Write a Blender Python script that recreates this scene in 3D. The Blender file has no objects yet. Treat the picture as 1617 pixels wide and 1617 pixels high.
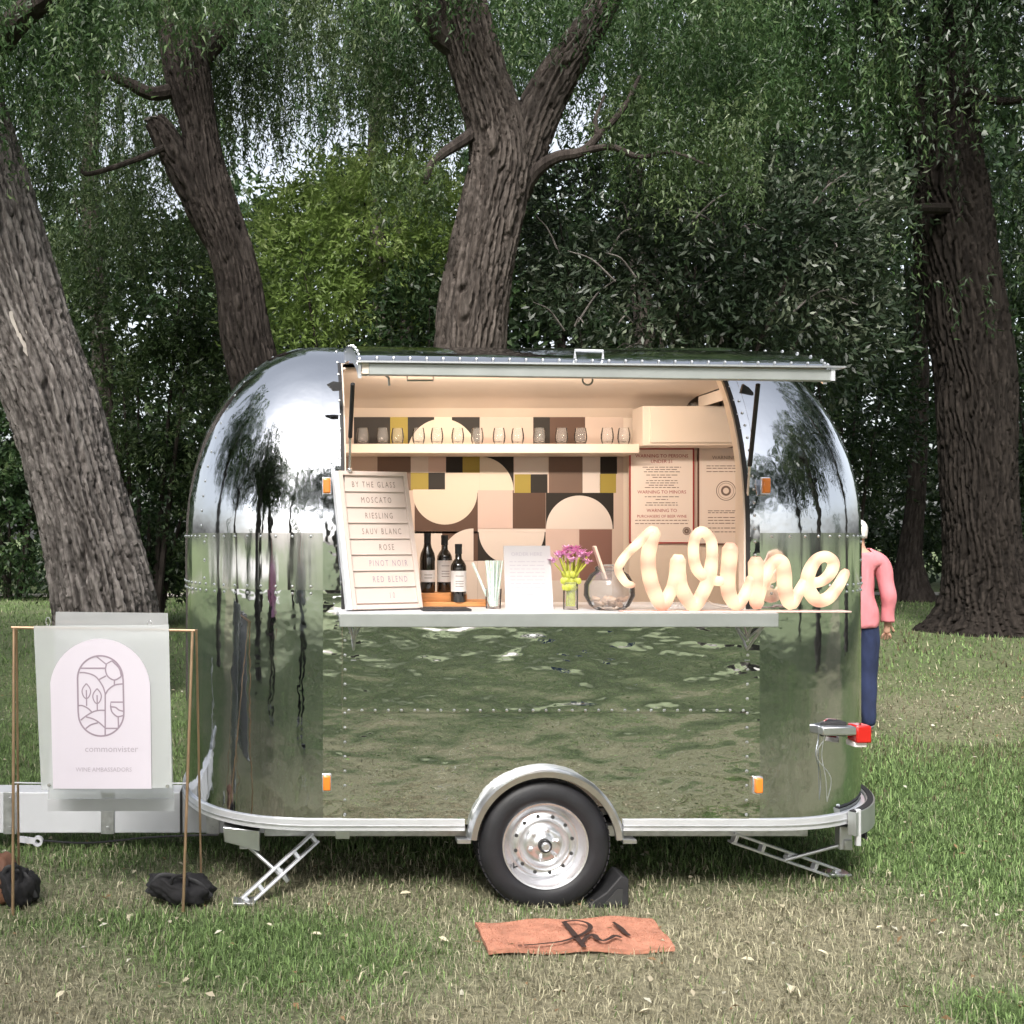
import bpy, bmesh, math, random
import numpy as np
from mathutils import Vector, Matrix
random.seed(7)
RNG = np.random.default_rng(7)
PI = math.pi
R = math.radians
scene = bpy.context.scene

# ------------------------------------------------------------------ camera, world, sun, exposure
F, X0, HY, H = 1735.0, 450.0, 845.0, 1.69      # focal length and principal point of the photograph, in its own pixels; eye height
cam_d = bpy.data.cameras.new('camera')
cam = bpy.data.objects.new('camera', cam_d)
scene.collection.objects.link(cam)
cam.location = (0, 0, H)
cam.rotation_euler = (R(90), 0, 0)
cam_d.sensor_width = 36.0
cam_d.lens = F / 1617.0 * 36.0
cam_d.shift_x = (808.5 - X0) / 1617.0
cam_d.shift_y = (HY - 808.5) / 1617.0
cam_d.clip_start = 0.05
cam_d.clip_end = 600
scene.camera = cam

SUN_EL, SUN_AZ = R(43), R(200)
world = bpy.data.worlds.new('World')
scene.world = world
world.use_nodes = True
wn, wl = world.node_tree.nodes, world.node_tree.links
wn.clear()
sky_n = wn.new('ShaderNodeTexSky'); sky_n.sky_type = 'NISHITA'; sky_n.sun_disc = False
sky_n.sun_elevation = SUN_EL; sky_n.sun_rotation = SUN_AZ
sky_n.air_density = 1.0; sky_n.dust_density = 4.0; sky_n.ozone_density = 1.0
hs = wn.new('ShaderNodeHueSaturation'); hs.inputs['Saturation'].default_value = 0.32
bg = wn.new('ShaderNodeBackground'); bg.inputs['Strength'].default_value = 0.10
wo = wn.new('ShaderNodeOutputWorld')
wl.new(sky_n.outputs[0], hs.inputs['Color']); wl.new(hs.outputs[0], bg.inputs['Color']); wl.new(bg.outputs[0], wo.inputs['Surface'])

sun_d = bpy.data.lights.new('sun', 'SUN'); sun_d.energy = 1.5; sun_d.angle = R(18); sun_d.color = (1.0, 0.96, 0.9)
sun = bpy.data.objects.new('sun', sun_d); scene.collection.objects.link(sun)
sdir = Vector((math.sin(SUN_AZ) * math.cos(SUN_EL), math.cos(SUN_AZ) * math.cos(SUN_EL), math.sin(SUN_EL)))
sun.rotation_euler = sdir.to_track_quat('Z', 'Y').to_euler()
sun.location = (0, -5, 20)

vs = scene.view_settings
vs.view_transform = 'Standard'; vs.look = 'None'; vs.gamma = 1.0; vs.use_curve_mapping = False
vs.exposure = 1.68
scene.cycles.use_denoising = True
scene.cycles.max_bounces = 10
scene.cycles.transparent_max_bounces = 16
scene.cycles.sample_clamp_indirect = 6.0

# ------------------------------------------------------------------ helpers
COL = scene.collection


def P(x, y, Y):
    """The place at distance Y that the photograph shows at pixel x, y."""
    return Vector(((x - X0) * Y / F, Y, H + (HY - y) * Y / F))


def link(o):
    COL.objects.link(o)
    return o


def tag(o, label=None, cat=None, group=None, kind=None):
    if label: o['label'] = label
    if cat: o['category'] = cat
    if group: o['group'] = group
    if kind: o['kind'] = kind
    return o


def thing(name, label, cat, loc=(0, 0, 0), group=None):
    o = link(bpy.data.objects.new(name, None))
    o.location = loc
    o.empty_display_size = 0.2
    return tag(o, label, cat, group)


def root_loc(p):
    if p is None: return Vector((0, 0, 0))
    while p.parent is not None: p = p.parent
    return Vector(p.location)


def children(o):
    return [c for c in bpy.data.objects if c.parent == o]


def copy_tree(o, kids, parent=None):
    c = link(o.copy()); c.parent = parent
    for ch in kids.get(o.name, []): copy_tree(ch, kids, c)
    return c


def kid_map():
    m = {}
    for o in bpy.data.objects:
        if o.parent: m.setdefault(o.parent.name, []).append(o)
    return m


def crom(pts, n):
    """Catmull-Rom curve through pts with n samples per span; works on tuples of any length."""
    p = np.array(pts, float)
    p = np.vstack([2 * p[0] - p[1], p, 2 * p[-1] - p[-2]])
    out = []
    for i in range(1, len(p) - 2):
        for k in range(n):
            t = k / n
            out.append(0.5 * ((2 * p[i]) + (-p[i-1] + p[i+1]) * t + (2*p[i-1] - 5*p[i] + 4*p[i+1] - p[i+2]) * t*t + (-p[i-1] + 3*p[i] - 3*p[i+1] + p[i+2]) * t**3))
    out.append(p[-2])
    return np.array(out)


class MB:
    """Collects shapes in world coordinates and links them as one mesh object."""
    def __init__(s): s.v, s.f, s.m = [], [], []

    def add(s, vs, fs, mi=0):
        b = len(s.v)
        s.v += [tuple(v) for v in vs]
        s.f += [tuple(b + i for i in f) for f in fs]
        s.m += [mi] * len(fs)
        return s

    def box(s, a, b, mi=0):
        x0, y0, z0 = a; x1, y1, z1 = b
        return s.add([(x0,y0,z0),(x1,y0,z0),(x1,y1,z0),(x0,y1,z0),(x0,y0,z1),(x1,y0,z1),(x1,y1,z1),(x0,y1,z1)],
                     [(0,3,2,1),(4,5,6,7),(0,1,5,4),(1,2,6,5),(2,3,7,6),(3,0,4,7)], mi)

    def obox(s, c, u, v, n, mi=0):
        """box about c with half-axis vectors u, v, n"""
        c, u, v, n = Vector(c), Vector(u), Vector(v), Vector(n)
        q = [c + u*a + v*b + n*d for d in (-1, 1) for (a, b) in ((-1,-1),(1,-1),(1,1),(-1,1))]
        return s.add(q, [(0,3,2,1),(4,5,6,7),(0,1,5,4),(1,2,6,5),(2,3,7,6),(3,0,4,7)], mi)

    def bar(s, a, b, w, h, mi=0, up=(0, 0, 1)):
        a, b = Vector(a), Vector(b); d = b - a
        side = d.cross(Vector(up))
        if side.length < 1e-5: side = d.cross(Vector((0, 1, 0)))
        side.normalize(); nn = side.cross(d).normalized()
        return s.obox((a + b) / 2, d / 2, side * w / 2, nn * h / 2, mi)

    def tube(s, path, r, n=8, caps=True, mi=0, flat=None):
        path = [Vector(p) for p in path]
        rr = r if hasattr(r, '__len__') else [r] * len(path)
        b = len(s.v); up = None
        for i, p in enumerate(path):
            d = (path[min(i+1, len(path)-1)] - path[max(i-1, 0)])
            if d.length < 1e-9: d = Vector((0, 0, 1))
            d.normalize()
            if up is None:
                up = Vector((0, 1, 0)) if abs(d.y) < 0.9 else Vector((0, 0, 1))
            side = d.cross(up)
            if side.length < 1e-6: side = d.orthogonal()
            side.normalize(); up2 = side.cross(d).normalized()
            up = up2
            for k in range(n):
                a = 2 * PI * k / n
                s.v.append(tuple(p + side * math.cos(a) * rr[i] + up2 * math.sin(a) * (rr[i] if flat is None else rr[i] * flat)))
        for i in range(len(path) - 1):
            for k in range(n):
                k2 = (k + 1) % n
                s.f.append((b+i*n+k, b+i*n+k2, b+(i+1)*n+k2, b+(i+1)*n+k)); s.m.append(mi)
        if caps:
            s.f.append(tuple(b + k for k in reversed(range(n)))); s.m.append(mi)
            e = b + (len(path) - 1) * n
            s.f.append(tuple(e + k for k in range(n))); s.m.append(mi)
        return s

    def lathe(s, prof, c, n=24, axis='Z', mi=0, capa=False, capb=False):
        c = Vector(c); b = len(s.v)
        for (r, t) in prof:
            for k in range(n):
                a = 2 * PI * k / n
                if axis == 'Z': s.v.append((c.x + r*math.cos(a), c.y + r*math.sin(a), c.z + t))
                elif axis == 'Y': s.v.append((c.x + r*math.cos(a), c.y + t, c.z + r*math.sin(a)))
                else: s.v.append((c.x + t, c.y + r*math.cos(a), c.z + r*math.sin(a)))
        for i in range(len(prof) - 1):
            for k in range(n):
                k2 = (k + 1) % n
                s.f.append((b+i*n+k, b+i*n+k2, b+(i+1)*n+k2, b+(i+1)*n+k)); s.m.append(mi)
        if capa: s.f.append(tuple(b + k for k in reversed(range(n)))); s.m.append(mi)
        if capb:
            e = b + (len(prof) - 1) * n
            s.f.append(tuple(e + k for k in range(n))); s.m.append(mi)
        return s

    def ball(s, c, rad, n=12, m=8, mi=0, wob=0.0):
        c = Vector(c); rx, ry, rz = rad if hasattr(rad, '__len__') else (rad,)*3
        vs, fs = [], []
        ph = random.random() * 6
        for i in range(m + 1):
            th = PI * i / m
            for k in range(n):
                a = 2 * PI * k / n
                q = 1 + wob * math.sin(3*a + ph + 2*th) * math.sin(th) + wob * 0.6 * math.sin(5*a - 3*th + ph)* math.sin(th)
                vs.append((c.x + rx*q*math.sin(th)*math.cos(a), c.y + ry*q*math.sin(th)*math.sin(a), c.z + rz*q*math.cos(th)))
        for i in range(m):
            for k in range(n):
                k2 = (k + 1) % n
                fs.append((i*n+k, (i+1)*n+k, (i+1)*n+k2, i*n+k2))
        return s.add(vs, fs, mi)

    def prism(s, poly, d, mi=0):
        """a flat polygon (list of points) pushed along vector d into a solid"""
        d = Vector(d); n = len(poly)
        vs = [Vector(p) for p in poly] + [Vector(p) + d for p in poly]
        fs = [tuple(range(n)), tuple(reversed(range(n, 2*n)))] + [(i, i+n, (i+1) % n + n, (i+1) % n) for i in range(n)]
        return s.add(vs, fs, mi)

    def build(s, name, mats, parent=None, ang=35, bevel=0.0, smooth=True):
        off = root_loc(parent)
        me = bpy.data.meshes.new(name)
        me.from_pydata([(v[0]-off.x, v[1]-off.y, v[2]-off.z) for v in s.v], [], s.f)
        mats = mats if isinstance(mats, (list, tuple)) else [mats]
        for m in mats: me.materials.append(m)
        me.polygons.foreach_set('material_index', s.m)
        bm = bmesh.new(); bm.from_mesh(me)
        bmesh.ops.recalc_face_normals(bm, faces=bm.faces)
        bm.to_mesh(me); bm.free()
        if smooth:
            me.shade_smooth(); me.set_sharp_from_angle(angle=R(ang))
        o = link(bpy.data.objects.new(name, me)); o.parent = parent
        if bevel:
            b = o.modifiers.new('bevel', 'BEVEL'); b.width = bevel; b.segments = 2; b.limit_method = 'ANGLE'; b.angle_limit = R(40)
        return o


def np_mesh(name, V, faces, mats, parent=None, smooth=False, attr=None, keep=False):
    """faces: int array (n, k) of equal size"""
    off = root_loc(parent)
    V = np.asarray(V, np.float32) - np.array(off, np.float32)
    faces = np.asarray(faces, np.int32); n, k = faces.shape
    me = bpy.data.meshes.new(name)
    me.vertices.add(len(V)); me.vertices.foreach_set('co', V.ravel())
    me.loops.add(n * k); me.loops.foreach_set('vertex_index', faces.ravel())
    me.polygons.add(n); me.polygons.foreach_set('loop_start', np.arange(n, dtype=np.int32) * k)
    me.update(calc_edges=True)
    if smooth: me.shade_smooth()
    if attr is not None:
        for an, av in attr.items():
            a = me.attributes.new(an, 'FLOAT_COLOR', 'POINT')
            a.data.foreach_set('color', np.asarray(av, np.float32).ravel())
    for m in (mats if isinstance(mats, (list, tuple)) else [mats]): me.materials.append(m)
    o = link(bpy.data.objects.new(name, me)); o.parent = parent
    return o


# ------------------------------------------------------------------ materials
def mat(name, col, rough=0.6, metal=0.0, var=0.0, vscale=6.0, bump=0.0, bscale=40.0, spec=0.5, stretch=None, col2=None, coat=0.0):
    m = bpy.data.materials.new(name); m.use_nodes = True
    nt = m.node_tree; N, L = nt.nodes, nt.links
    b = N['Principled BSDF']
    b.inputs['Base Color'].default_value = (*col, 1); b.inputs['Roughness'].default_value = rough
    b.inputs['Metallic'].default_value = metal; b.inputs['Specular IOR Level'].default_value = spec
    if coat: b.inputs['Coat Weight'].default_value = coat
    tc = N.new('ShaderNodeTexCoord'); src = tc.outputs['Object']
    if stretch:
        mp = N.new('ShaderNodeMapping'); mp.inputs['Scale'].default_value = stretch
        L.new(src, mp.inputs['Vector']); src = mp.outputs[0]
    if var or col2:
        nz = N.new('ShaderNodeTexNoise'); nz.inputs['Scale'].default_value = vscale; nz.inputs['Detail'].default_value = 6
        L.new(src, nz.inputs['Vector'])
        cr = N.new('ShaderNodeMix'); cr.data_type = 'RGBA'
        c2 = col2 or tuple(min(1, c * (1 + var)) for c in col)
        c1 = col if col2 else tuple(c * (1 - var) for c in col)
        cr.inputs['A'].default_value = (*c1, 1); cr.inputs['B'].default_value = (*c2, 1)
        mr = N.new('ShaderNodeMapRange'); mr.inputs[1].default_value = 0.3; mr.inputs[2].default_value = 0.7
        L.new(nz.outputs['Fac'], mr.inputs[0]); L.new(mr.outputs[0], cr.inputs['Factor'])
        L.new(cr.outputs['Result'], b.inputs['Base Color'])
    if bump:
        n2 = N.new('ShaderNodeTexNoise'); n2.inputs['Scale'].default_value = bscale; n2.inputs['Detail'].default_value = 5
        L.new(src, n2.inputs['Vector'])
        bp = N.new('ShaderNodeBump'); bp.inputs['Distance'].default_value = bump; bp.inputs['Strength'].default_value = 1
        L.new(n2.outputs['Fac'], bp.inputs['Height']); L.new(bp.outputs[0], b.inputs['Normal'])
    return m


def mirror_mat(name, amp1, sc1, amp2, sc2, rough=0.035, col=(0.80, 0.81, 0.82), stretch=(1, 1, 1)):
    m = bpy.data.materials.new(name); m.use_nodes = True
    N, L = m.node_tree.nodes, m.node_tree.links
    b = N['Principled BSDF']
    b.inputs['Metallic'].default_value = 1; b.inputs['Base Color'].default_value = (*col, 1)
    tc = N.new('ShaderNodeTexCoord')
    mp = N.new('ShaderNodeMapping'); mp.inputs['Scale'].default_value = stretch
    L.new(tc.outputs['Object'], mp.inputs['Vector'])
    a = N.new('ShaderNodeTexNoise'); a.inputs['Scale'].default_value = sc1; a.inputs['Detail'].default_value = 1; a.inputs['Distortion'].default_value = 0.6
    c = N.new('ShaderNodeTexNoise'); c.inputs['Scale'].default_value = sc2; c.inputs['Detail'].default_value = 2
    L.new(mp.outputs[0], a.inputs['Vector']); L.new(mp.outputs[0], c.inputs['Vector'])
    b1 = N.new('ShaderNodeBump'); b1.inputs['Distance'].default_value = amp1
    b2 = N.new('ShaderNodeBump'); b2.inputs['Distance'].default_value = amp2
    L.new(a.outputs['Fac'], b1.inputs['Height']); L.new(c.outputs['Fac'], b2.inputs['Height'])
    L.new(b1.outputs[0], b2.inputs['Normal']); L.new(b2.outputs[0], b.inputs['Normal'])
    g = N.new('ShaderNodeTexNoise'); g.inputs['Scale'].default_value = 5; g.inputs['Detail'].default_value = 8
    L.new(tc.outputs['Object'], g.inputs['Vector'])
    mr = N.new('ShaderNodeMapRange'); mr.inputs[1].default_value = 0.35; mr.inputs[2].default_value = 0.75
    mr.inputs[3].default_value = rough * 0.5; mr.inputs[4].default_value = rough * 2.0
    L.new(g.outputs['Fac'], mr.inputs[0]); L.new(mr.outputs[0], b.inputs['Roughness'])
    return m


def leaf_mat(name, c1, c2, c3, trans=0.35, rough=0.38):
    m = bpy.data.materials.new(name); m.use_nodes = True
    N, L = m.node_tree.nodes, m.node_tree.links
    b = N['Principled BSDF']; out = N['Material Output']
    b.inputs['Roughness'].default_value = rough; b.inputs['Specular IOR Level'].default_value = 0.4
    g = N.new('ShaderNodeNewGeometry')
    cr = N.new('ShaderNodeValToRGB')
    e = cr.color_ramp.elements
    e[0].position = 0.0; e[0].color = (*c1, 1); e[1].position = 1.0; e[1].color = (*c3, 1)
    k = e.new(0.6); k.color = (*c2, 1)
    nz = N.new('ShaderNodeTexNoise'); nz.inputs['Scale'].default_value = 0.9; nz.inputs['Detail'].default_value = 3
    L.new(g.outputs['Position'], nz.inputs['Vector'])
    ad = N.new('ShaderNodeMath'); ad.operation = 'MULTIPLY_ADD'; ad.inputs[1].default_value = 0.55
    sb = N.new('ShaderNodeMapRange'); sb.inputs[1].default_value = 0.35; sb.inputs[2].default_value = 0.65; sb.inputs[3].default_value = -0.05; sb.inputs[4].default_value = 0.45
    L.new(nz.outputs['Fac'], sb.inputs[0])
    L.new(g.outputs['Random Per Island'], ad.inputs[0]); L.new(sb.outputs[0], ad.inputs[2])
    L.new(ad.outputs[0], cr.inputs['Fac']); L.new(cr.outputs[0], b.inputs['Base Color'])
    t = N.new('ShaderNodeBsdfTranslucent'); L.new(cr.outputs[0], t.inputs['Color'])
    mx = N.new('ShaderNodeMixShader'); mx.inputs[0].default_value = trans
    L.new(b.outputs[0], mx.inputs[1]); L.new(t.outputs[0], mx.inputs[2]); L.new(mx.outputs[0], out.inputs['Surface'])
    return m


def attr_mat(name, rough=0.7, trans=0.25):
    m = bpy.data.materials.new(name); m.use_nodes = True
    N, L = m.node_tree.nodes, m.node_tree.links
    b = N['Principled BSDF']; out = N['Material Output']
    b.inputs['Roughness'].default_value = rough; b.inputs['Specular IOR Level'].default_value = 0.25
    a = N.new('ShaderNodeAttribute'); a.attribute_name = 'tint'
    L.new(a.outputs['Color'], b.inputs['Base Color'])
    t = N.new('ShaderNodeBsdfTranslucent'); L.new(a.outputs['Color'], t.inputs['Color'])
    mx = N.new('ShaderNodeMixShader'); mx.inputs[0].default_value = trans
    L.new(b.outputs[0], mx.inputs[1]); L.new(t.outputs[0], mx.inputs[2]); L.new(mx.outputs[0], out.inputs['Surface'])
    return m


def glass_mat(name, col=(1, 1, 1), rough=0.0, mixw=0.85, milk=(0.8, 0.8, 0.82)):
    """clear sheet: mostly lets light straight through, with a gloss coat and a little milkiness"""
    m = bpy.data.materials.new(name); m.use_nodes = True
    N, L = m.node_tree.nodes, m.node_tree.links
    out = N['Material Output']; b = N['Principled BSDF']
    b.inputs['Base Color'].default_value = (*milk, 1); b.inputs['Roughness'].default_value = 0.15
    t = N.new('ShaderNodeBsdfTransparent'); t.inputs['Color'].default_value = (*col, 1)
    gl = N.new('ShaderNodeBsdfGlossy'); gl.inputs['Roughness'].default_value = rough + 0.02
    fr = N.new('ShaderNodeFresnel'); fr.inputs['IOR'].default_value = 1.2
    m1 = N.new('ShaderNodeMixShader'); m1.inputs[0].default_value = mixw
    L.new(b.outputs[0], m1.inputs[1]); L.new(t.outputs[0], m1.inputs[2])
    m2 = N.new('ShaderNodeMixShader'); L.new(fr.outputs[0], m2.inputs[0]); L.new(m1.outputs[0], m2.inputs[1]); L.new(gl.outputs[0], m2.inputs[2])
    L.new(m2.outputs[0], out.inputs['Surface'])
    return m


def emit_mat(name, col, strength):
    m = bpy.data.materials.new(name); m.use_nodes = True
    b = m.node_tree.nodes['Principled BSDF']
    b.inputs['Base Color'].default_value = (*col, 1)
    b.inputs['Emission Color'].default_value = (*col, 1); b.inputs['Emission Strength'].default_value = strength
    return m


M = dict(
    side=mirror_mat('polished_side', 0.0085, 4.2, 0.0026, 9.5, 0.012, (0.82, 0.83, 0.83), stretch=(0.75, 1, 1.9)),
    dome=mirror_mat('polished_dome', 0.008, 2.4, 0.0018, 10, 0.05, (0.62, 0.64, 0.67)),
    band=mirror_mat('polished_band', 0.006, 5.0, 0.0014, 16, 0.085, (0.74, 0.75, 0.77), stretch=(1, 1, 0.15)),
    alu=mat('brushed_aluminium', (0.72, 0.73, 0.75), 0.32, 1.0, var=0.06, vscale=14, bump=0.0004, bscale=90),
    rail=mat('white_anodised_rail', (0.72, 0.73, 0.77), 0.35, 0.55, var=0.05, vscale=10),
    greybar=mat('grey_aluminium_extrusion', (0.40, 0.42, 0.41), 0.45, 0.7, var=0.08, vscale=9),
    steel=mat('galvanised_steel', (0.55, 0.56, 0.57), 0.42, 0.9, var=0.18, vscale=25, bump=0.0006, bscale=60),
    chrome=mat('painted_silver_wheel', (0.78, 0.78, 0.80), 0.26, 0.85, var=0.05, vscale=20),
    white=mat('white_paint', (0.60, 0.61, 0.64), 0.4, var=0.05, vscale=5, bump=0.0003, bscale=30),
    black=mat('black_rubber', (0.018, 0.018, 0.02), 0.65, var=0.25, vscale=18, bump=0.0006, bscale=120),
    tyre=mat('tyre_rubber', (0.013, 0.013, 0.016), 0.55, var=0.35, vscale=9, bump=0.0008, bscale=70),
    dark=mat('dark_underside', (0.03, 0.03, 0.03), 0.8),
    cream=mat('cream_lining', (0.74, 0.645, 0.56), 0.55, var=0.03, vscale=3),
    amber=mat('amber_lens', (0.75, 0.22, 0.03), 0.2, coat=0.6),
    red=mat('red_lens', (0.48, 0.015, 0.012), 0.16, coat=0.8),
    copper=mat('copper_tube', (0.58, 0.39, 0.26), 0.33, 0.85, var=0.15, vscale=12),
    acrylic=glass_mat('acrylic_sheet', (0.93, 0.95, 0.95), 0.03, 0.60, (0.74, 0.75, 0.76)),
    glass=glass_mat('clear_glass', (0.96, 0.96, 0.96), 0.0, 0.93, (0.85, 0.85, 0.85)),
    poster=mat('lilac_white_card', (0.60, 0.555, 0.62), 0.6, var=0.02, vscale=2),
    ink=mat('mauve_ink', (0.30, 0.24, 0.29), 0.7),
    pale_ink=mat('pale_grey_ink', (0.40, 0.36, 0.41), 0.7),
    bottle=mat('dark_bottle_glass', (0.012, 0.010, 0.008), 0.08, coat=0.5),
    paper=mat('paper_label', (0.74, 0.70, 0.68), 0.7, var=0.04, vscale=20),
    wood=mat('orange_wood', (0.55, 0.24, 0.08), 0.5, var=0.25, vscale=5, stretch=(1, 8, 8), bump=0.0006, bscale=30),
    board=mat('warm_tinted_board', (0.60, 0.50, 0.45), 0.55, var=0.02, vscale=8),  # white board, its colour tinted peach to stand for warm light
    coir=mat('coral_coir', (0.46, 0.205, 0.135), 0.95, var=0.22, vscale=22, bump=0.004, bscale=180),
    mark=mat('dark_brown_print', (0.035, 0.016, 0.012), 0.9),
    bag=mat('black_canvas', (0.008, 0.0075, 0.009), 0.85, var=0.3, vscale=12, bump=0.004, bscale=25),
    sack=mat('brown_leather', (0.16, 0.075, 0.045), 0.6, var=0.3, vscale=8, bump=0.003, bscale=30),
    stem=mat('yellow_green_stem', (0.42, 0.44, 0.06), 0.5, var=0.3, vscale=30),
    petal=mat('pink_petal', (0.80, 0.40, 0.64), 0.6, var=0.25, vscale=60),
    straw=mat('mint_paper', (0.55, 0.76, 0.66), 0.6, col2=(0.82, 0.86, 0.82), vscale=70),
    cork=mat('cork_scoop', (0.70, 0.52, 0.42), 0.7, var=0.1, vscale=40),
    shirt=mat('pink_cotton', (0.62, 0.21, 0.235), 0.9, var=0.12, vscale=9, bump=0.03, bscale=7, stretch=(1, 1, .45)),
    navy=mat('navy_denim', (0.016, 0.025, 0.07), 0.9, var=0.3, vscale=14, bump=0.02, bscale=9, stretch=(1, 1, .4)),
    blue=mat('blue_denim', (0.05, 0.085, 0.19), 0.85, var=0.2, vscale=14, bump=0.003, bscale=18),
    blackcloth=mat('black_cloth', (0.012, 0.012, 0.014), 0.9, var=0.2, vscale=9, bump=0.003, bscale=18),
    greycloth=mat('grey_knit', (0.22, 0.23, 0.25), 0.9, var=0.15, vscale=9, bump=0.003, bscale=18),
    whitecloth=mat('white_cotton', (0.70, 0.70, 0.70), 0.9, var=0.06, vscale=9, bump=0.003, bscale=18),
    skin=mat('skin', (0.55, 0.32, 0.23), 0.55, var=0.08, vscale=12),
    whitehair=mat('white_hair', (0.72, 0.69, 0.64), 0.7, var=0.1, vscale=60, bump=0.004, bscale=90),
    brownhair=mat('brown_hair', (0.06, 0.035, 0.02), 0.6, var=0.2, vscale=60, bump=0.004, bscale=90),
    shoe=mat('grey_shoe', (0.25, 0.25, 0.27), 0.7),
)
# ------------------------------------------------------------------ ground
def sstep(a, b, x):
    t = np.clip((np.asarray(x, float) - a) / (b - a), 0, 1)
    return t * t * (3 - 2 * t)


def gz(x, y):
    x = np.asarray(x, float); y = np.asarray(y, float)
    far = 0.15 * sstep(6.2, 8.8, y) + 0.0065 * np.maximum(0, y - 8.8)
    near = sstep(5.6, 8.0, y) + sstep(-2.0, 3.4, -y + 1.5) * 0.7
    near = near * (1 - sstep(14, 19, np.hypot(x, y - 4)))
    return far + near * (0.02 * np.sin(x * 0.9 + 1.3) * np.cos(y * 0.7) + 0.012 * np.sin(x * 2.1 + y * 1.6)) + 0.006 * (1 - sstep(14, 19, np.hypot(x, y - 4))) * np.sin(x * 3.1 + 1) * np.sin(y * 3.7)


def gpt(x, y, dz=0.0):
    return (x, y, float(gz(x, y)) + dz)


def green_field(x, y):
    """How green (1) or dry (0) the grass is at x, y: broad worn and lush patches of the lawn."""
    x = np.asarray(x, float); y = np.asarray(y, float)
    n = 0.5 + 0.25 * np.sin(x * 1.7 + 0.6 * y + 1.0) * np.cos(y * 2.3 - x * 0.5) + 0.22 * np.sin(x * 4.1 + 2) * np.sin(y * 5.3 + 0.7)
    g = 0.30 + 0.36 * (n - 0.5)
    def blob(cx, cy, rx, ry): return np.exp(-(((x - cx) / rx) ** 2 + ((y - cy) / ry) ** 2))
    g = g + 0.75 * blob(-0.05, 4.35, 0.55, 0.38) + 0.45 * blob(-0.5, 4.75, 0.9, 0.18)
    g = g + 0.85 * blob(3.9, 6.3, 1.15, 1.5) + 0.5 * blob(5.2, 6.4, 2.0, 1.6) + 0.8 * blob(2.6, 3.85, 0.35, 0.2)
    g = g + 0.45 * sstep(5.2, 6.0, y) - 0.42 * blob(1.3, 4.0, 1.0, 0.5) - 0.35 * blob(2.2, 4.75, 0.8, 0.35) - 0.25 * blob(-0.9, 4.1, 0.4, 0.4)
    g = g - 0.45 * blob(4.5, 9.6, 2.8, 2.2) + 0.42 * sstep(2.8, 0, y)
    return np.clip(g, 0, 1)


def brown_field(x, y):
    """bare, leaf-littered earth under the big right tree, with canopy shade painted in"""
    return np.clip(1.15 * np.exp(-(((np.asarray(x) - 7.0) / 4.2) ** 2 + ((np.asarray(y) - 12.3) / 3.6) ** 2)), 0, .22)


def ground_mat():
    m = bpy.data.materials.new('lawn_soil'); m.use_nodes = True
    N, L = m.node_tree.nodes, m.node_tree.links
    b = N['Principled BSDF']; b.inputs['Roughness'].default_value = 0.95; b.inputs['Specular IOR Level'].default_value = 0.15
    a = N.new('ShaderNodeAttribute'); a.attribute_name = 'tint'
    g = N.new('ShaderNodeNewGeometry')
    nz = N.new('ShaderNodeTexNoise'); nz.inputs['Scale'].default_value = 26; nz.inputs['Detail'].default_value = 8; nz.inputs['Roughness'].default_value = 0.7
    L.new(g.outputs['Position'], nz.inputs['Vector'])
    mr = N.new('ShaderNodeMapRange'); mr.inputs[1].default_value = 0.35; mr.inputs[2].default_value = 0.68; mr.inputs[3].default_value = 0.5; mr.inputs[4].default_value = 1.5
    L.new(nz.outputs['Fac'], mr.inputs[0])
    mx = N.new('ShaderNodeVectorMath'); mx.operation = 'SCALE'
    L.new(a.outputs['Color'], mx.inputs[0]); L.new(mr.outputs[0], mx.inputs['Scale'])
    L.new(mx.outputs[0], b.inputs['Base Color'])
    bp = N.new('ShaderNodeBump'); bp.inputs['Distance'].default_value = 0.03; L.new(nz.outputs['Fac'], bp.inputs['Height']); L.new(bp.outputs[0], b.inputs['Normal'])
    return m


DRY1, DRY2 = np.array((0.52, 0.485, 0.34)), np.array((0.34, 0.315, 0.215))
BRN1 = np.array((0.125, 0.100, 0.060))  # litter brown, dark enough to stand for missing canopy shade
GRN1, GRN2 = np.array((0.185, 0.270, 0.100)), np.array((0.095, 0.150, 0.055))


def build_ground():
    xs = np.concatenate([np.linspace(-300, -14, 24), np.linspace(-13, 16, 140), np.linspace(17, 300, 24)])
    ys = np.concatenate([np.linspace(-300, -16, 24), np.linspace(-15, 12, 150), np.linspace(12.5, 40, 40), np.linspace(45, 320, 20)])
    X, Y = np.meshgrid(xs, ys)
    Z = np.where((abs(Y) < 60) & (abs(X) < 60), gz(X, np.minimum(Y, 45)), gz(X * 0, np.minimum(Y, 45)))
    V = np.stack([X.ravel(), Y.ravel(), Z.ravel()], 1)
    nx, ny = len(xs), len(ys)
    i = (np.arange(ny - 1)[:, None] * nx + np.arange(nx - 1)[None, :]).ravel()
    g = green_field(V[:, 0], V[:, 1])[:, None]
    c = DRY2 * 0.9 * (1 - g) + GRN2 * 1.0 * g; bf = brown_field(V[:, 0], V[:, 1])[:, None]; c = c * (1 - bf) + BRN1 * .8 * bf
    A = np.concatenate([c, np.ones((len(c), 1))], 1)
    o = np_mesh('ground', V, np.stack([i, i + 1, i + 1 + nx, i + nx], 1), ground_mat(), smooth=True, attr={'tint': A})
    tag(o, kind='structure')


build_ground()
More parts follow.
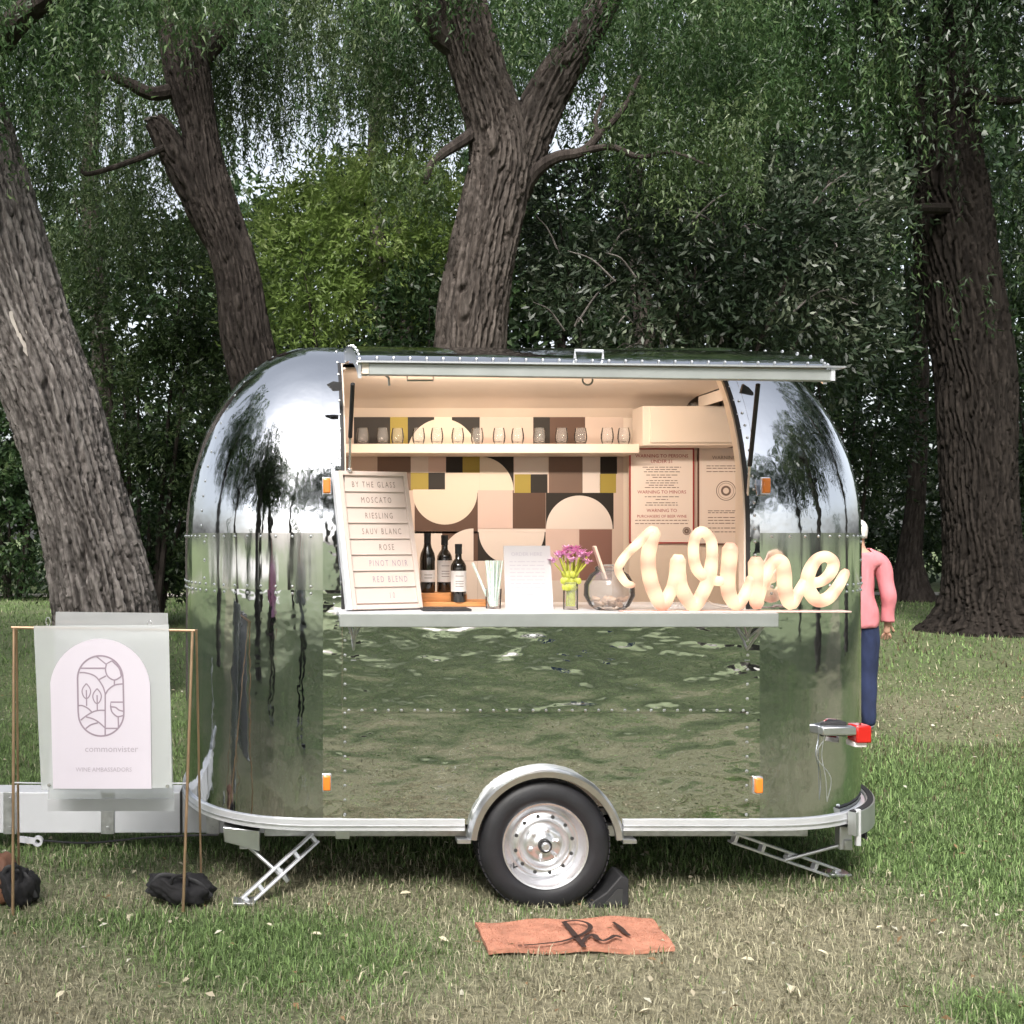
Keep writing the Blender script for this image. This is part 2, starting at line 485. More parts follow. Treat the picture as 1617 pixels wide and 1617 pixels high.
# ------------------------------------------------------------------ trailer
XL, XR, CY, HW = 0.173, 2.16, 5.95, 0.95        # where the side is straight, middle of the depth, half width
AL, AR, NEXP = 0.700, 0.770, 2.35               # lengths of the rounded ends
ZB, ZS, ZT = 0.375, 1.70, 2.665                 # floor line, shoulder, top of the roof
OX0, OX1, OZ0, OZ1 = 0.26, 2.11, 1.345, 2.53    # serving opening

trailer = thing('food_trailer', 'polished aluminium riveted food trailer with its serving hatch raised and a wheel on the grass', 'food trailer', (1.176, 5.95, 0.0))


def inset(z):
    t = min(max((z - ZS) / (ZT - ZS), 0), 1)
    return 1 - math.sqrt(max(0, 1 - t * t))


def spow(c): return math.copysign(abs(c) ** (2 / NEXP), c)


def shell(region, u, z, off=0.0):
    g = inset(z); iy, ix = 0.75 * g, 0.64 * g
    b = HW - iy
    if region == 'near': return Vector((u, CY - b - off, z + off * g))
    if region == 'far': return Vector((u, CY + b + off, z + off * g))
    a = (AR if region == 'right' else AL) - ix
    c, s = spow(math.cos(u)), spow(math.sin(u))
    n = Vector((c, s)); n.normalize()
    k = off
    if region == 'right': return Vector((XR + a * c + n.x * k, CY + b * s + n.y * k, z + off * g))
    return Vector((XL - a * c - n.x * k, CY + b * s + n.y * k, z + off * g))


def zlist(z0, z1, n):
    if z1 <= ZS: return [z0 + (z1 - z0) * i / n for i in range(n + 1)]
    if z0 < ZS - 1e-4:
        k = max(2, n // 3); return zlist(z0, ZS, k)[:-1] + zlist(ZS, z1, n - k)
    a0 = math.asin(max(0, (z0 - ZS) / (ZT - ZS))); a1 = math.asin(min(1, (z1 - ZS) / (ZT - ZS)))
    return [ZS + (ZT - ZS) * math.sin(a0 + (a1 - a0) * i / n) for i in range(n + 1)]


RIV = MB()


def rivet(p, n, r=0.0076):
    n = Vector(n).normalized(); u = n.orthogonal().normalized(); v = n.cross(u)
    ring = [Vector(p) + (u * math.cos(a) + v * math.sin(a)) * r for a in [k * PI / 3 for k in range(6)]]
    ring2 = [Vector(p) + n * r * 0.55 + (u * math.cos(a) + v * math.sin(a)) * r * 0.6 for a in [k * PI / 3 for k in range(6)]]
    RIV.add(ring + ring2 + [Vector(p) + n * r * 0.75], [(k, (k+1) % 6, (k+1) % 6 + 6, k + 6) for k in range(6)] + [(k + 6, (k+1) % 6 + 6, 12) for k in range(6)])


def shell_patch(region, u0, u1, z0, z1, nu, nz, m, off=0.0, riv='', parent=None, name='shell_panel'):
    us = [u0 + (u1 - u0) * i / nu for i in range(nu + 1)]
    zs = zlist(z0, z1, nz)
    mb = MB()
    W = nu + 1
    vs = [shell(region, u, z, off) for z in zs for u in us]
    fs = [(j*W+i, j*W+i+1, (j+1)*W+i+1, (j+1)*W+i) for j in range(nz) for i in range(nu)]
    # turned-in lip so that the sheet has an edge
    border = [(0, i) for i in range(nu + 1)] + [(j, nu) for j in range(1, nz + 1)] + [(nz, i) for i in range(nu - 1, -1, -1)] + [(j, 0) for j in range(nz - 1, 0, -1)]
    lip = [shell(region, us[i], zs[j], off - 0.010) for (j, i) in border]
    b = len(vs); n = len(border)
    idx = [j * W + i for (j, i) in border]
    fs += [(idx[k], b + k, b + (k+1) % n, idx[(k+1) % n]) for k in range(n)]
    mb.add(vs + lip, fs)
    o = mb.build(name, m, parent or trailer, ang=30)
    def row(zz, a, bnd, cnt, d=0.0):
        for k in range(cnt):
            u = a + (bnd - a) * (k + 0.5) / cnt
            p = shell(region, u, zz, off); q = shell(region, u, zz, off + 0.01)
            rivet(p, q - p)
    def col(uu, a, bnd, cnt):
        for k in range(cnt):
            zz = a + (bnd - a) * (k + 0.5) / cnt
            p = shell(region, uu, zz, off); q = shell(region, uu, zz, off + 0.01)
            rivet(p, q - p)
    L = (shell(region, u1, z0, 0) - shell(region, u0, z0, 0)).length
    eps = (u1 - u0) * 0.035
    if 't' in riv: row(z1 - 0.016 if z1 < 2.5 else z1, u0, u1, max(3, int(L / 0.068)))
    if 'b' in riv: row(z0 + 0.016, u0, u1, max(3, int(L / 0.068)))
    if 'l' in riv: col(u0 + eps, z0, z1, max(3, int((z1 - z0) / 0.068)))
    if 'r' in riv: col(u1 - eps, z0, z1, max(3, int((z1 - z0) / 0.068)))
    return o


Q = PI / 2
ZA, ZB2 = 1.44, 1.70
for (reg, rivs) in (('left', 'tb'), ('right', 'tb')):
    cuts = [-Q, -R(38), R(0), R(45), Q]
    for i in range(4):
        u0, u1 = cuts[i], cuts[i + 1]
        shell_patch(reg, u0, u1, ZB, ZA, 14, 6, M['dome'], 0.0, 'tb' if i < 2 else '')
        shell_patch(reg, u0, u1, ZA, ZB2, 14, 4, M['band'], 0.003, 'tbr' if i < 2 else '')
        shell_patch(reg, u0, u1, ZB2, 2.64, 14, 16, M['dome'], 0.0 if i % 2 else 0.003, 'l' if (i == 1) else '')
# far side and roof
shell_patch('far', XL, XR, ZB, 2.64, 10, 26, M['dome'])
mb = MB()
loop = [shell('near', XL + (XR - XL) * k / 8, 2.63) for k in range(9)] + [shell('right', -Q + PI * k / 16, 2.63) for k in range(1, 16)] + \
       [shell('far', XR - (XR - XL) * k / 8, 2.63) for k in range(9)] + [shell('left', Q - PI * k / 16, 2.63) for k in range(1, 16)]
cen = sum(loop, Vector()) / len(loop)
rings = [[cen + (p - cen) * s + Vector((0, 0, 0.045 * (1 - s * s))) for p in loop] for s in (1.0, 0.8, 0.5, 0.2)]
vs_, fs_ = [p for r in rings for p in r], []
n = len(loop)
for j in range(3):
    fs_ += [(j*n+k, j*n+(k+1) % n, (j+1)*n+(k+1) % n, (j+1)*n+k) for k in range(n)]
fs_.append(tuple(3*n + k for k in range(n)))
MB().add(vs_, fs_).build('roof', M['dome'], trailer, ang=60)
# near side: strips beside the opening, panel over the hinge
shell_patch('near', XL, OX0, ZB, ZA, 2, 6, M['side'], 0.0, '')
shell_patch('near', XL, OX0, ZA, 2.64, 2, 20, M['dome'], 0.002, 'r')
shell_patch('near', OX1, XR, ZB, ZA, 2, 6, M['side'], 0.0, '')
shell_patch('near', OX1, XR, ZA, 2.64, 2, 20, M['dome'], 0.002, 'l')
shell_patch('near', OX0, OX1, OZ1, 2.64, 8, 6, M['dome'], 0.0, '')
# lower side panels: the lower one is cut round the wheel
WX, WZ, AR_R = 1.176, 0.285, 0.338
ZM = 0.883


def side_panel(poly, yoff, nm='side_panel'):
    mb = MB(); mb.prism([(x, 5.0 - yoff - (z - ZB) * 0.016, z) for (x, z) in poly], (0, 0.008, 0))
    return mb.build(nm, M['side'], trailer, ang=20)


arc = []
for k in range(25):
    a = math.asin((ZB - WZ) / AR_R); th = a + (PI - 2 * a) * k / 24
    arc.append((WX + AR_R * math.cos(th), WZ + AR_R * math.sin(th)))
arc = list(reversed(arc))        # left to right
side_panel([(OX0, ZB)] + arc + [(OX1, ZB), (OX1, ZM - 0.001), (OX0, ZM - 0.001)], 0.004)
side_panel([(OX0, ZM + 0.001), (OX1, ZM + 0.001), (OX1, OZ0 - 0.02), (OX0, OZ0 - 0.02)], 0.006)
for k in range(31): rivet((OX0 + 0.03 + (OX1 - OX0 - 0.06) * k / 30, 4.994 - (ZM + .012 - ZB) * .016, ZM + 0.012), (0, -1, 0))
for zz in np.arange(0.42, 1.30, 0.066):
    rivet((OX0 + 0.012, 4.994 - (zz - ZB) * .016, zz), (0, -1, 0)); rivet((OX1 - 0.012, 4.994 - (zz - ZB) * .016, zz), (0, -1, 0))
for zz in np.arange(1.42, 2.35, 0.06):
    p = shell('near', OX1 + 0.028, zz, 0.002); rivet(p, shell('near', OX1 + 0.028, zz, 0.012) - p)
tag(RIV.build('rivets', M['alu'], trailer), kind='stuff')

# bottom rail, following the outline and broken at the wheel
def outline(off, z):
    pts = [Vector((WX - 0.36 - (WX - 0.36 - XL) * k / 6, CY - HW - off, z)) for k in range(7)]
    pts += [shell('left', -Q + PI * k / 40, ZB, off) for k in range(1, 40)]
    pts += [Vector((XL + (XR - XL) * k / 6, CY + HW + off, z)) for k in range(7)]
    pts += [shell('right', Q - PI * k / 40, ZB, off) for k in range(1, 40)]
    pts += [Vector((XR - (XR - WX - 0.36) * k / 6, CY - HW - off, z)) for k in range(7)]
    for p in pts: p.z = z
    return pts


def band(o_in, o_out, z0, z1, sel=None):
    A, B, C, D = outline(o_out, z0), outline(o_out, z1), outline(o_in, z1), outline(o_in, z0)
    if sel: A, B, C, D = A[sel], B[sel], C[sel], D[sel]
    n = len(A); mb = MB()
    mb.add(A + B + C + D, [f for k in range(n - 1) for f in ((k, k+1, n+k+1, n+k), (n+k, n+k+1, 2*n+k+1, 2*n+k), (2*n+k, 2*n+k+1, 3*n+k+1, 3*n+k), (3*n+k, 3*n+k+1, k+1, k))] + [(0, n, 2*n, 3*n), (n-1, 2*n-1, 3*n-1, 4*n-1)])
    return mb


band(-0.02, 0.016, 0.348, 0.398).build('bottom_rail', M['rail'], trailer, ang=40)
band(0.0165, 0.020, 0.366, 0.372).build('rail_groove', M['steel'], trailer, ang=40)
# floor pan and wheel well (dark underside)
mb = MB(); mb.prism([(p.x, p.y, 0.36) for p in outline(-0.03, 0.36)], (0, 0, 0.012)); mb.build('floor_pan', M['dark'], trailer)
mb = MB()
ar2 = [(WX + 0.35 * math.cos(t), WZ + 0.35 * math.sin(t)) for t in np.linspace(R(10), R(170), 20)]
mb.add([(x, 4.99, z) for x, z in ar2] + [(x, 5.30, z) for x, z in ar2], [(k, k+1, 20+k+1, 20+k) for k in range(19)] + [tuple(20 + k for k in range(20))])
mb.build('wheel_well', M['dark'], trailer)
mb = MB()
mb.box((-0.1, 5.25, 0.25), (2.5, 5.31, 0.345)).box((-0.1, 6.6, 0.25), (2.5, 6.66, 0.345)).box((0.5, 5.31, 0.26), (0.56, 6.6, 0.34)).box((1.85, 5.31, 0.26), (1.91, 6.6, 0.34))
mb.box((1.14, 5.2, 0.24), (1.21, 6.7, 0.31))
mb.build('chassis', M['steel'], trailer, bevel=0.004)

# fender
mb = MB(); n = 40; ang = np.linspace(R(6), R(174), n)
sec = [(0.316, 4.935), (0.342, 4.930), (0.354, 4.945), (0.356, 5.0), (0.340, 5.0), (0.334, 4.955), (0.316, 4.955)]
vs_ = [(WX + r * math.cos(a), y, WZ + r * math.sin(a)) for a in ang for (r, y) in sec]
k7 = len(sec)
fs_ = [(i*k7+j, i*k7+(j+1) % k7, (i+1)*k7+(j+1) % k7, (i+1)*k7+j) for i in range(n-1) for j in range(k7)] + [tuple(range(k7)), tuple((n-1)*k7 + j for j in range(k7))]
mb.add(vs_, fs_)
for s in (-1, 1): mb.box((WX + s*0.372 - 0.03, 4.93, 0.305), (WX + s*0.372 + 0.03, 5.0, 0.322))
mb.build('fender', M['alu'], trailer, ang=50)


def wheel(ysgn, y0):
    """y0: outer face of the tyre; ysgn -1 faces the camera"""
    def prof(pp): return [(r * 1.045, y0 + -ysgn * d) for (r, d) in pp]
    w = MB().lathe(prof([(0.172, 0.030), (0.190, 0.008), (0.215, 0.0), (0.250, 0.003), (0.272, 0.016), (0.283, 0.035), (0.2865, 0.06), (0.2865, 0.15), (0.280, 0.175), (0.262, 0.19), (0.2, 0.195)]), (WX, 0, WZ), 64, 'Y')
    for k in range(64):   # shoulder tread blocks
        a = 2 * PI * k / 64; c, s_ = math.cos(a), math.sin(a)
        for dd in (0.052, 0.105, 0.155):
            w.obox((WX + 0.2985 * c, y0 - ysgn * dd, WZ + 0.2985 * s_), (c*0.003, 0, s_*0.003), (-s_*0.011, 0, c*0.011), (0, 0.02, 0))
    t = w.build('wheel', M['tyre'], trailer, ang=35)
    rim = MB().lathe(prof([(0.176, 0.030), (0.188, 0.010), (0.186, 0.002), (0.178, 0.004), (0.170, 0.030), (0.158, 0.065), (0.150, 0.068), (0.144, 0.052), (0.138, 0.040), (0.112, 0.034), (0.105, 0.040), (0.100, 0.055), (0.092, 0.050), (0.085, 0.036), (0.062, 0.030), (0.045, 0.030), (0.040, 0.024)]), (WX, 0, WZ), 64, 'Y', capb=True)
    rim.build('rim', M['chrome'], t, ang=50)
    hv = MB()
    for k in range(12):
        a = 2 * PI * (k + 0.4) / 12
        hv.lathe([(0.0085, y0 - ysgn*0.0345), (0.0085, y0 - ysgn*0.05)], (WX + 0.131*math.cos(a), 0, WZ + 0.131*math.sin(a)), 10, 'Y', capa=True)
    tag(hv.build('vent_holes', M['dark'], t), kind='stuff')
    for k in range(6):
        a = 2 * PI * k / 6 + 0.3
        MB().lathe([(0.010, y0 - ysgn*0.034), (0.010, y0 - ysgn*0.018), (0.006, y0 - ysgn*0.012)], (WX + 0.066*math.cos(a), 0, WZ + 0.066*math.sin(a)), 6, 'Y', capb=True).build('lug_nut', M['chrome'], t)
    MB().lathe([(0.031, y0 - ysgn*0.03), (0.031, y0 - ysgn*0.008), (0.027, y0 - ysgn*0.004)], (WX, 0, WZ), 24, 'Y').build('hub_ring', M['dark'], t)
    MB().lathe([(0.020, y0 - ysgn*0.03), (0.020, y0 + ysgn*0.004), (0.014, y0 + ysgn*0.010)], (WX, 0, WZ), 24, 'Y', capb=True).build('hub_cap', M['chrome'], t)
    MB().tube([(WX - 0.135, y0 - ysgn*0.05, WZ - 0.09), (WX - 0.142, y0 - ysgn*0.01, WZ - 0.098), (WX - 0.128, y0, WZ - 0.088)], 0.004, 6).build('valve_stem', M['black'], t)


wheel(-1, 4.955)
wheel(1, 6.93)

# marker lights and tail light
def marker(x, z, region='near'):
    m = MB().box((x - 0.017, 4.972, z - 0.034), (x + 0.017, 4.999, z + 0.034))
    o = m.build('marker_light', M['amber'], trailer, bevel=0.006)
    MB().box((x - 0.021, 4.988, z - 0.039), (x + 0.021, 5.0, z + 0.039)).build('lens_base', M['chrome'], o, bevel=0.002)


for (px, py) in ((516, 767), (516, 1236), (1209, 767), (1197, 1240)):
    q = P(px, py, 4.99); marker(q.x, q.z)
tl = MB().box((2.445, 4.995, 0.778), (2.60, 5.045, 0.818)).build('tail_light', M['alu'], trailer, bevel=0.006)
MB().box((2.45, 5.045, 0.765), (2.58, 5.12, 0.832)).build('light_gasket', M['black'], tl, bevel=0.004)
MB().box((2.602, 5.0, 0.742), (2.672, 5.09, 0.822)).build('lens', M['red'], tl, bevel=0.008)
MB().box((2.602, 5.02, 0.72), (2.66, 5.10, 0.743)).build('reflector', M['paper'], tl, bevel=0.004)
wire = MB()
for s in (0, 0.012): wire.tube(crom([(2.47 + s, 5.03, 0.775), (2.46 - 2*s, 5.035, 0.68), (2.475 + s*2, 5.03, 0.58), (2.482, 5.03, 0.47)], 6), 0.0018, 6)
wire.build('wire', M['steel'], trailer)
# bumper
sel = slice(7 + 39 + 7 + 10, 7 + 39 + 7 + 33)
band(0.02, 0.060, 0.300, 0.408, sel).build('bumper', M['greybar'], trailer, ang=40)
band(0.028, 0.053, 0.4085, 0.414, sel).build('bumper_pad', M['black'], trailer, ang=40)
MB().box((2.645, 5.085, 0.25), (2.668, 5.105, 0.42)).build('bumper_bracket', M['rail'], trailer, bevel=0.003)
mf = MB(); q = P(1366, 1300, 5.2); mf.box((q.x - 0.012, 5.18, q.z - 0.07), (q.x, 5.42, q.z + 0.06)); mf.build('mud_flap', M['black'], trailer, bevel=0.002)

# stabiliser jacks
def jack(piv, foot, br0, br1, post=None):
    piv, foot, br0, br1 = Vector(piv), Vector(foot), Vector(br0), Vector(br1)
    d = (foot - piv).normalized(); side = Vector((0, 1, 0)); nrm = d.cross(side).normalized()
    j = MB()
    for s in (-1, 1): j.bar(piv + nrm * 0.022 * s, foot + nrm * 0.022 * s, 0.035, 0.011, up=nrm)
    L = (foot - piv).length
    for t in (0.03, 0.28, 0.52, 0.78, 0.97):
        c = piv + d * L * t; j.bar(c - nrm * 0.02, c + nrm * 0.02, 0.03, 0.018, up=d)
    o = j.build('stabiliser_jack', M['rail'], trailer, bevel=0.002)
    b = MB(); b.tube([br0, br1], 0.010, 8); b.build('brace', M['steel'], o)
    b = MB(); b.bar(br1 + Vector((-0.02, 0, 0)), br1 + Vector((0.02, 0, 0)), 0.06, 0.05); b.build('swivel_block', M['steel'], o, bevel=0.004)
    b = MB(); b.bar(Vector(br0), piv + d * L * 0.5, 0.02, 0.02); b.build('link', M['steel'], o, bevel=0.002)
    f = MB(); f.obox(foot + Vector((0, 0, 0.006)), (0.05, 0, 0), (0, 0.045, 0), (0, 0, 0.006)); f.build('foot', M['steel'], o, bevel=0.002)


jack(P(498, 1322, 5.2), P(386, 1425, 5.02), P(455, 1392, 5.10), P(385, 1330, 5.15))
jack(P(1155, 1322, 5.25), P(1322, 1380, 5.43), P(1240, 1358, 5.33), P(1335, 1332, 5.30))
jack((0.25, 6.7, 0.33), (-0.1, 6.85, 0.10), (0.0, 6.8, 0.17), (-0.1, 6.75, 0.33))
jack((2.0, 6.7, 0.33), (2.4, 6.85, 0.10), (2.2, 6.8, 0.2), (2.5, 6.75, 0.33))
mb = MB(); q = P(384, 1326, 5.12)
mb.prism([P(352, 1306, 5.1), P(410, 1312, 5.1), P(410, 1345, 5.1), P(395, 1340, 5.1), P(354, 1330, 5.1)], (0, 0.12, 0)); mb.build('corner_bracket', M['alu'], trailer, bevel=0.004)
mb = MB(); mb.prism([P(1326, 1305, 5.28), P(1346, 1305, 5.28), P(1346, 1342, 5.28), P(1326, 1342, 5.28)], (0, 0.05, 0)); mb.build('corner_bracket', M['rail'], trailer, bevel=0.004)
mb = MB(); mb.box(P(530, 1325, 5.05) + Vector((0, 0, 0)), P(552, 1312, 5.05) + Vector((0, 0.03, 0))); mb.build('step_bracket', M['alu'], trailer, bevel=0.002)

# tow bar: two beams that meet at the coupling, white
tb = MB()
tb.box((-2.0, 5.86, 0.10), (0.6, 6.04, 0.318))
tow = tb.build('tow_bar', M['white'], trailer, bevel=0.006)
for x_ in (-0.42, -0.98, -1.5): MB().box((x_, 5.848, 0.098), (x_ + .07, 5.859, 0.322)).build('strap_plate', M['steel'], tow, bevel=0.002)
for x_ in (-0.385, -0.945, -1.465):
    for z_ in (0.13, 0.285): MB().lathe([(.011, -.010), (.011, -.002), (.008, .0)], (x_, 5.848, z_), 6, 'Y', capa=True).build('bolt', M['steel'], tow)
c = MB(); c.box((-2.6, 5.88, 0.26), (-2.005, 6.02, 0.36)); c.ball((-2.62, 5.95, 0.33), 0.07); c.build('coupling', M['steel'], tow, bevel=0.01)
c = MB(); c.lathe([(0.03, 0.02), (0.03, 0.9)], (-2.2, 5.95, 0), 16, capa=True, capb=True); c.lathe([(0.09, -0.02), (0.09, 0.03)], (-2.2, 5.95, 0.03), 20, capa=True, capb=True); c.build('jockey_stand', M['steel'], tow)
sm = MB(); sm.box((P(284, 1300, 5.855).x, 5.854, 0.098), (P(288, 1300, 5.855).x, 6.046, 0.321)); sm.build('seam_strip', M['dark'], tow)
cb = MB(); cb.tube(crom([P(62, 1327, 5.25), P(140, 1331, 5.25), P(240, 1322, 5.25), P(345, 1318, 5.25)], 8), 0.005, 6); cb.build('safety_cable', M['black'], trailer)
hk = MB(); hk.bar(P(30, 1325, 5.24), P(55, 1328, 5.24), 0.02, 0.026); hk.lathe([(0.012, -0.012), (0.024, -0.012), (0.024, 0.012), (0.012, 0.012), (0.012, -0.012)], P(60, 1328, 5.24), 16, 'Y'); hk.build('cable_hook', M['white'], trailer)

# hatch
HP = [(4.335, 2.372), (4.40, 2.408), (4.55, 2.455), (4.75, 2.503), (5.0, 2.545), (5.2, 2.572), (5.362, 2.585)]
HP = [tuple(p) for p in crom(HP, 3)]
HXa, HXb = 0.285, 2.16


def tilt(x): return -0.024 * (x - HXa) / (HXb - HXa)


def hatch_sheet(dz0, dz1, xa, xb, ya=0.0):
    mb = MB(); n = len(HP)
    vs_ = []
    for x in (xa, xb):
        for dz in (dz0, dz1):
            vs_ += [(x, y + ya, z + dz + tilt(x)) for (y, z) in HP]
    fs_ = []
    for i in range(n - 1):
        fs_ += [(i, i+1, 2*n+i+1, 2*n+i), (n+i, n+i+1, 3*n+i+1, 3*n+i), (i, i+1, n+i+1, n+i), (2*n+i, 2*n+i+1, 3*n+i+1, 3*n+i)]
    fs_ += [(0, n, 3*n, 2*n), (n-1, 2*n-1, 4*n-1, 3*n-1)]
    return mb.add(vs_, fs_)


hatch = hatch_sheet(0, 0.004, HXa, HXb).build('hatch', M['dome'], trailer, ang=40)
hatch_sheet(-0.045, -0.004, HXa + 0.02, HXb - 0.03).build('hatch_lining', M['cream'], hatch, ang=40)
for (xa, xb) in ((HXa + 0.004, HXa + 0.018), (HXb - 0.028, HXb - 0.012)):
    hatch_sheet(-0.06, -0.002, xa, xb, 0.02).build('hatch_edge', M['alu'], hatch, ang=40)
fb = MB()
a0, a1 = Vector((HXa + 0.045, 4.35, 2.345 + tilt(HXa))), Vector((HXb + 0.005, 4.35, 2.345 + tilt(HXb)))
fb.bar(a0, a1, 0.035, 0.045); fb.build('front_bar', M['greybar'], hatch, bevel=0.003)
fb = MB(); fb.bar(a0 + Vector((-0.05, -0.005, 0.028)), a1 + Vector((0.04, -0.005, 0.030)), 0.06, 0.007); fb.build('drip_edge', M['alu'], hatch)
fb = MB(); fb.bar(a1 + Vector((-0.014, -0.02, 0)), a1 + Vector((0.002, -0.02, 0)), 0.006, 0.046); fb.build('end_cap', M['rail'], hatch)
rv = MB()
for k in range(28):
    x = HXa + 0.08 + (HXb - HXa - 0.1) * k / 27
    rv.ball((x, 4.36, 2.385 + 0.010 + tilt(x)), 0.0065, 6, 4)
for k in range(8):
    i = 1 + k * 2
    y, z = HP[i]; rv.ball((HXb - 0.01, y, z + 0.005 + tilt(HXb)), 0.007, 6, 4); rv.ball((HXa + 0.01, y, z + 0.005), 0.007, 6, 4)
tag(rv.build('rivets', M['alu'], hatch), kind='stuff')
hd = MB(); p0, p1 = P(908, 566, 4.38), P(952, 567, 4.38)
hd.tube([p0, p0 + Vector((0, 0, 0.032)), p1 + Vector((0, 0, 0.032)), p1], 0.006, 8); hd.build('handle', M['rail'], hatch)
hd = MB(); p0, p1 = P(643, 588, 4.5), P(684, 588, 4.5)
hd.tube([p0, p0 - Vector((0, 0, 0.033)), p1 - Vector((0, 0, 0.033)), p1], 0.004, 8); hd.build('handle', M['greybar'], hatch)
hd = MB(); hd.tube([P(928 + 8 * math.cos(t), 600 + 8 * math.sin(t), 4.5) for t in np.linspace(0, 2 * PI, 17)], 0.004, 6); hd.build('pull_ring', M['greybar'], hatch)
hd = MB(); hd.tube([P(570, 592, 4.7), P(608, 592, 4.7), P(614, 597, 4.7), P(615, 609, 4.7)], 0.0055, 8); hd.tube([P(578, 588, 4.7), P(578, 594, 4.7)], 0.004, 6); hd.build('latch_rod', M['steel'], hatch)
hd = MB(); hd.tube([P(1268, 598, 4.5), P(1310, 599, 4.45)], 0.006, 8); hd.tube([P(1270, 590, 4.5), P(1270, 600, 4.5)], 0.008, 6); hd.build('latch_rod', M['rail'], hatch)
# struts
for (lo, mid, up) in ((P(552, 742, 5.02), P(553, 690, 4.95), P(557, 606, 4.75)), (P(1180, 790, 5.02), P(1184, 735, 4.94), P(1197, 607, 4.70))):
    s_ = MB(); s_.tube([mid, up], 0.0098, 12); o = s_.build('gas_strut', M['black'], hatch)
    s_ = MB(); s_.tube([lo, mid], 0.0055, 8); s_.ball(lo, 0.012, 8, 6); s_.build('strut_rod', M['chrome'], o)
# opening frame: dark gasket and lining down each side
for (x, s) in ((OX0, 1), (OX1, -1)):
    zs = [OZ0 - 0.01] + list(np.linspace(1.5, OZ1, 18))
    for (nm, xa, xb, o0, o1, m) in (('gasket', -0.004, 0.012, -0.03, 0.008, M['black']), ('door_jamb', 0.012, 0.020, -0.06, -0.004, M['cream'])):
        g = MB(); vs_ = []
        for z in zs:
            for (xx, oo) in ((xa, o1), (xb, o1), (xb, o0), (xa, o0)):
                p = shell('near', x, z, 0); vs_.append((x + s * xx, p.y - oo, z))
        fs_ = [(4*i+j, 4*i+(j+1) % 4, 4*i+4+(j+1) % 4, 4*i+4+j) for i in range(len(zs) - 1) for j in range(4)] + [(0, 1, 2, 3), tuple(4*(len(zs)-1) + j for j in range(4))]
        g.add(vs_, fs_).build(nm, m, trailer, ang=40)
for (pts, Y) in (([(516, 607), (526, 602), (539, 604), (539, 616), (526, 617)], 5.05), ([(1174, 606), (1183, 612), (1190, 620), (1190, 624), (1170, 620)], 5.06)):
    g = MB(); g.prism([P(a, b, Y) for a, b in pts], (0, 0.02, 0)); g.build('hinge_plate', M['black'], trailer)

# counter
MB().box((0.235, 4.75, 1.292), (2.135, 4.765, 1.352)).build('counter_front', M['greybar'], trailer, bevel=0.003)
MB().box((0.235, 4.7655, 1.335), (2.135, 5.55, 1.353)).build('counter', M['white'], trailer, bevel=0.002)
MB().box((0.245, 4.766, 1.30), (2.125, 4.99, 1.334)).build('counter_frame', M['alu'], trailer)
for px in (560, 1192):
    q = P(px, 990, 4.9)
    b = MB()
    b.tube([(q.x, 4.80, 1.30), (q.x, 4.985, 1.17)], 0.006, 6); b.tube([(q.x - 0.03, 4.85, 1.30), (q.x, 4.985, 1.22)], 0.005, 6); b.tube([(q.x + 0.03, 4.85, 1.30), (q.x, 4.985, 1.22)], 0.005, 6)
    b.box((q.x - 0.012, 4.982, 1.12), (q.x + 0.012, 4.992, 1.30)); b.build('counter_bracket', M['steel'], trailer)
# interior
MB().box((0.2, 5.07, 0.40), (2.14, 6.62, 0.43)).build('floor', M['greybar'], trailer)
prof = [(5.37, 2.500), (6.35, 2.492), (6.45, 2.478), (6.54, 2.445), (6.60, 2.394), (6.60, 0.43)]
prof2 = [(y + 0.012, z + 0.012) for y, z in prof]


def lining(pa, pb, xa, xb, nm):
    n = len(pa); g = MB()
    vs_ = [(xa, *p) for p in pa] + [(xa, *p) for p in pb] + [(xb, *p) for p in pa] + [(xb, *p) for p in pb]
    fs_ = []
    for i in range(n - 1):
        fs_ += [(i, i+1, 2*n+i+1, 2*n+i), (n+i, n+i+1, 3*n+i+1, 3*n+i), (i, i+1, n+i+1, n+i), (2*n+i, 2*n+i+1, 3*n+i+1, 3*n+i)]
    fs_ += [(0, n, 3*n, 2*n), (n-1, 2*n-1, 4*n-1, 3*n-1)]
    return g.add(vs_, fs_).build(nm, M['cream'], trailer, ang=25)


lining(prof[:4], prof2[:4], 0.06, 2.38, 'ceiling')
back = lining(prof[3:], prof2[3:], 0.06, 2.40, 'back_wall')
MB().box((2.036, 6.50, 0.43), (2.69, 6.512, 2.198)).build('partition', M['cream'], trailer, bevel=0.002)
MB().box((2.386, 5.40, 2.4258), (2.394, 6.34, 2.488)).build('end_lining', M['cream'], trailer)
MB().box((0.10, 5.22, 0.43), (0.112, 6.58, 2.22)).build('end_wall', M['cream'], trailer)
MB().box((2.66, 5.52, 0.43), (2.672, 6.498, 2.19)).build('end_wall', M['cream'], trailer)
MB().box((0.27, 5.02, 0.45), (2.10, 5.06, 1.33)).build('inner_side', M['cream'], trailer)
MB().box((0.30, 6.30, 2.160), (2.033, 6.588, 2.214)).build('shelf', M['cream'], trailer, bevel=0.004)
cab = MB().box((2.035, 6.25, 2.20), (2.58, 6.44, 2.425)).build('cabinet', M['cream'], trailer, bevel=0.003)
MB().box((2.075, 6.236, 2.215), (2.57, 6.249, 2.415)).build('cabinet_door', M['cream'], cab, bevel=0.002)

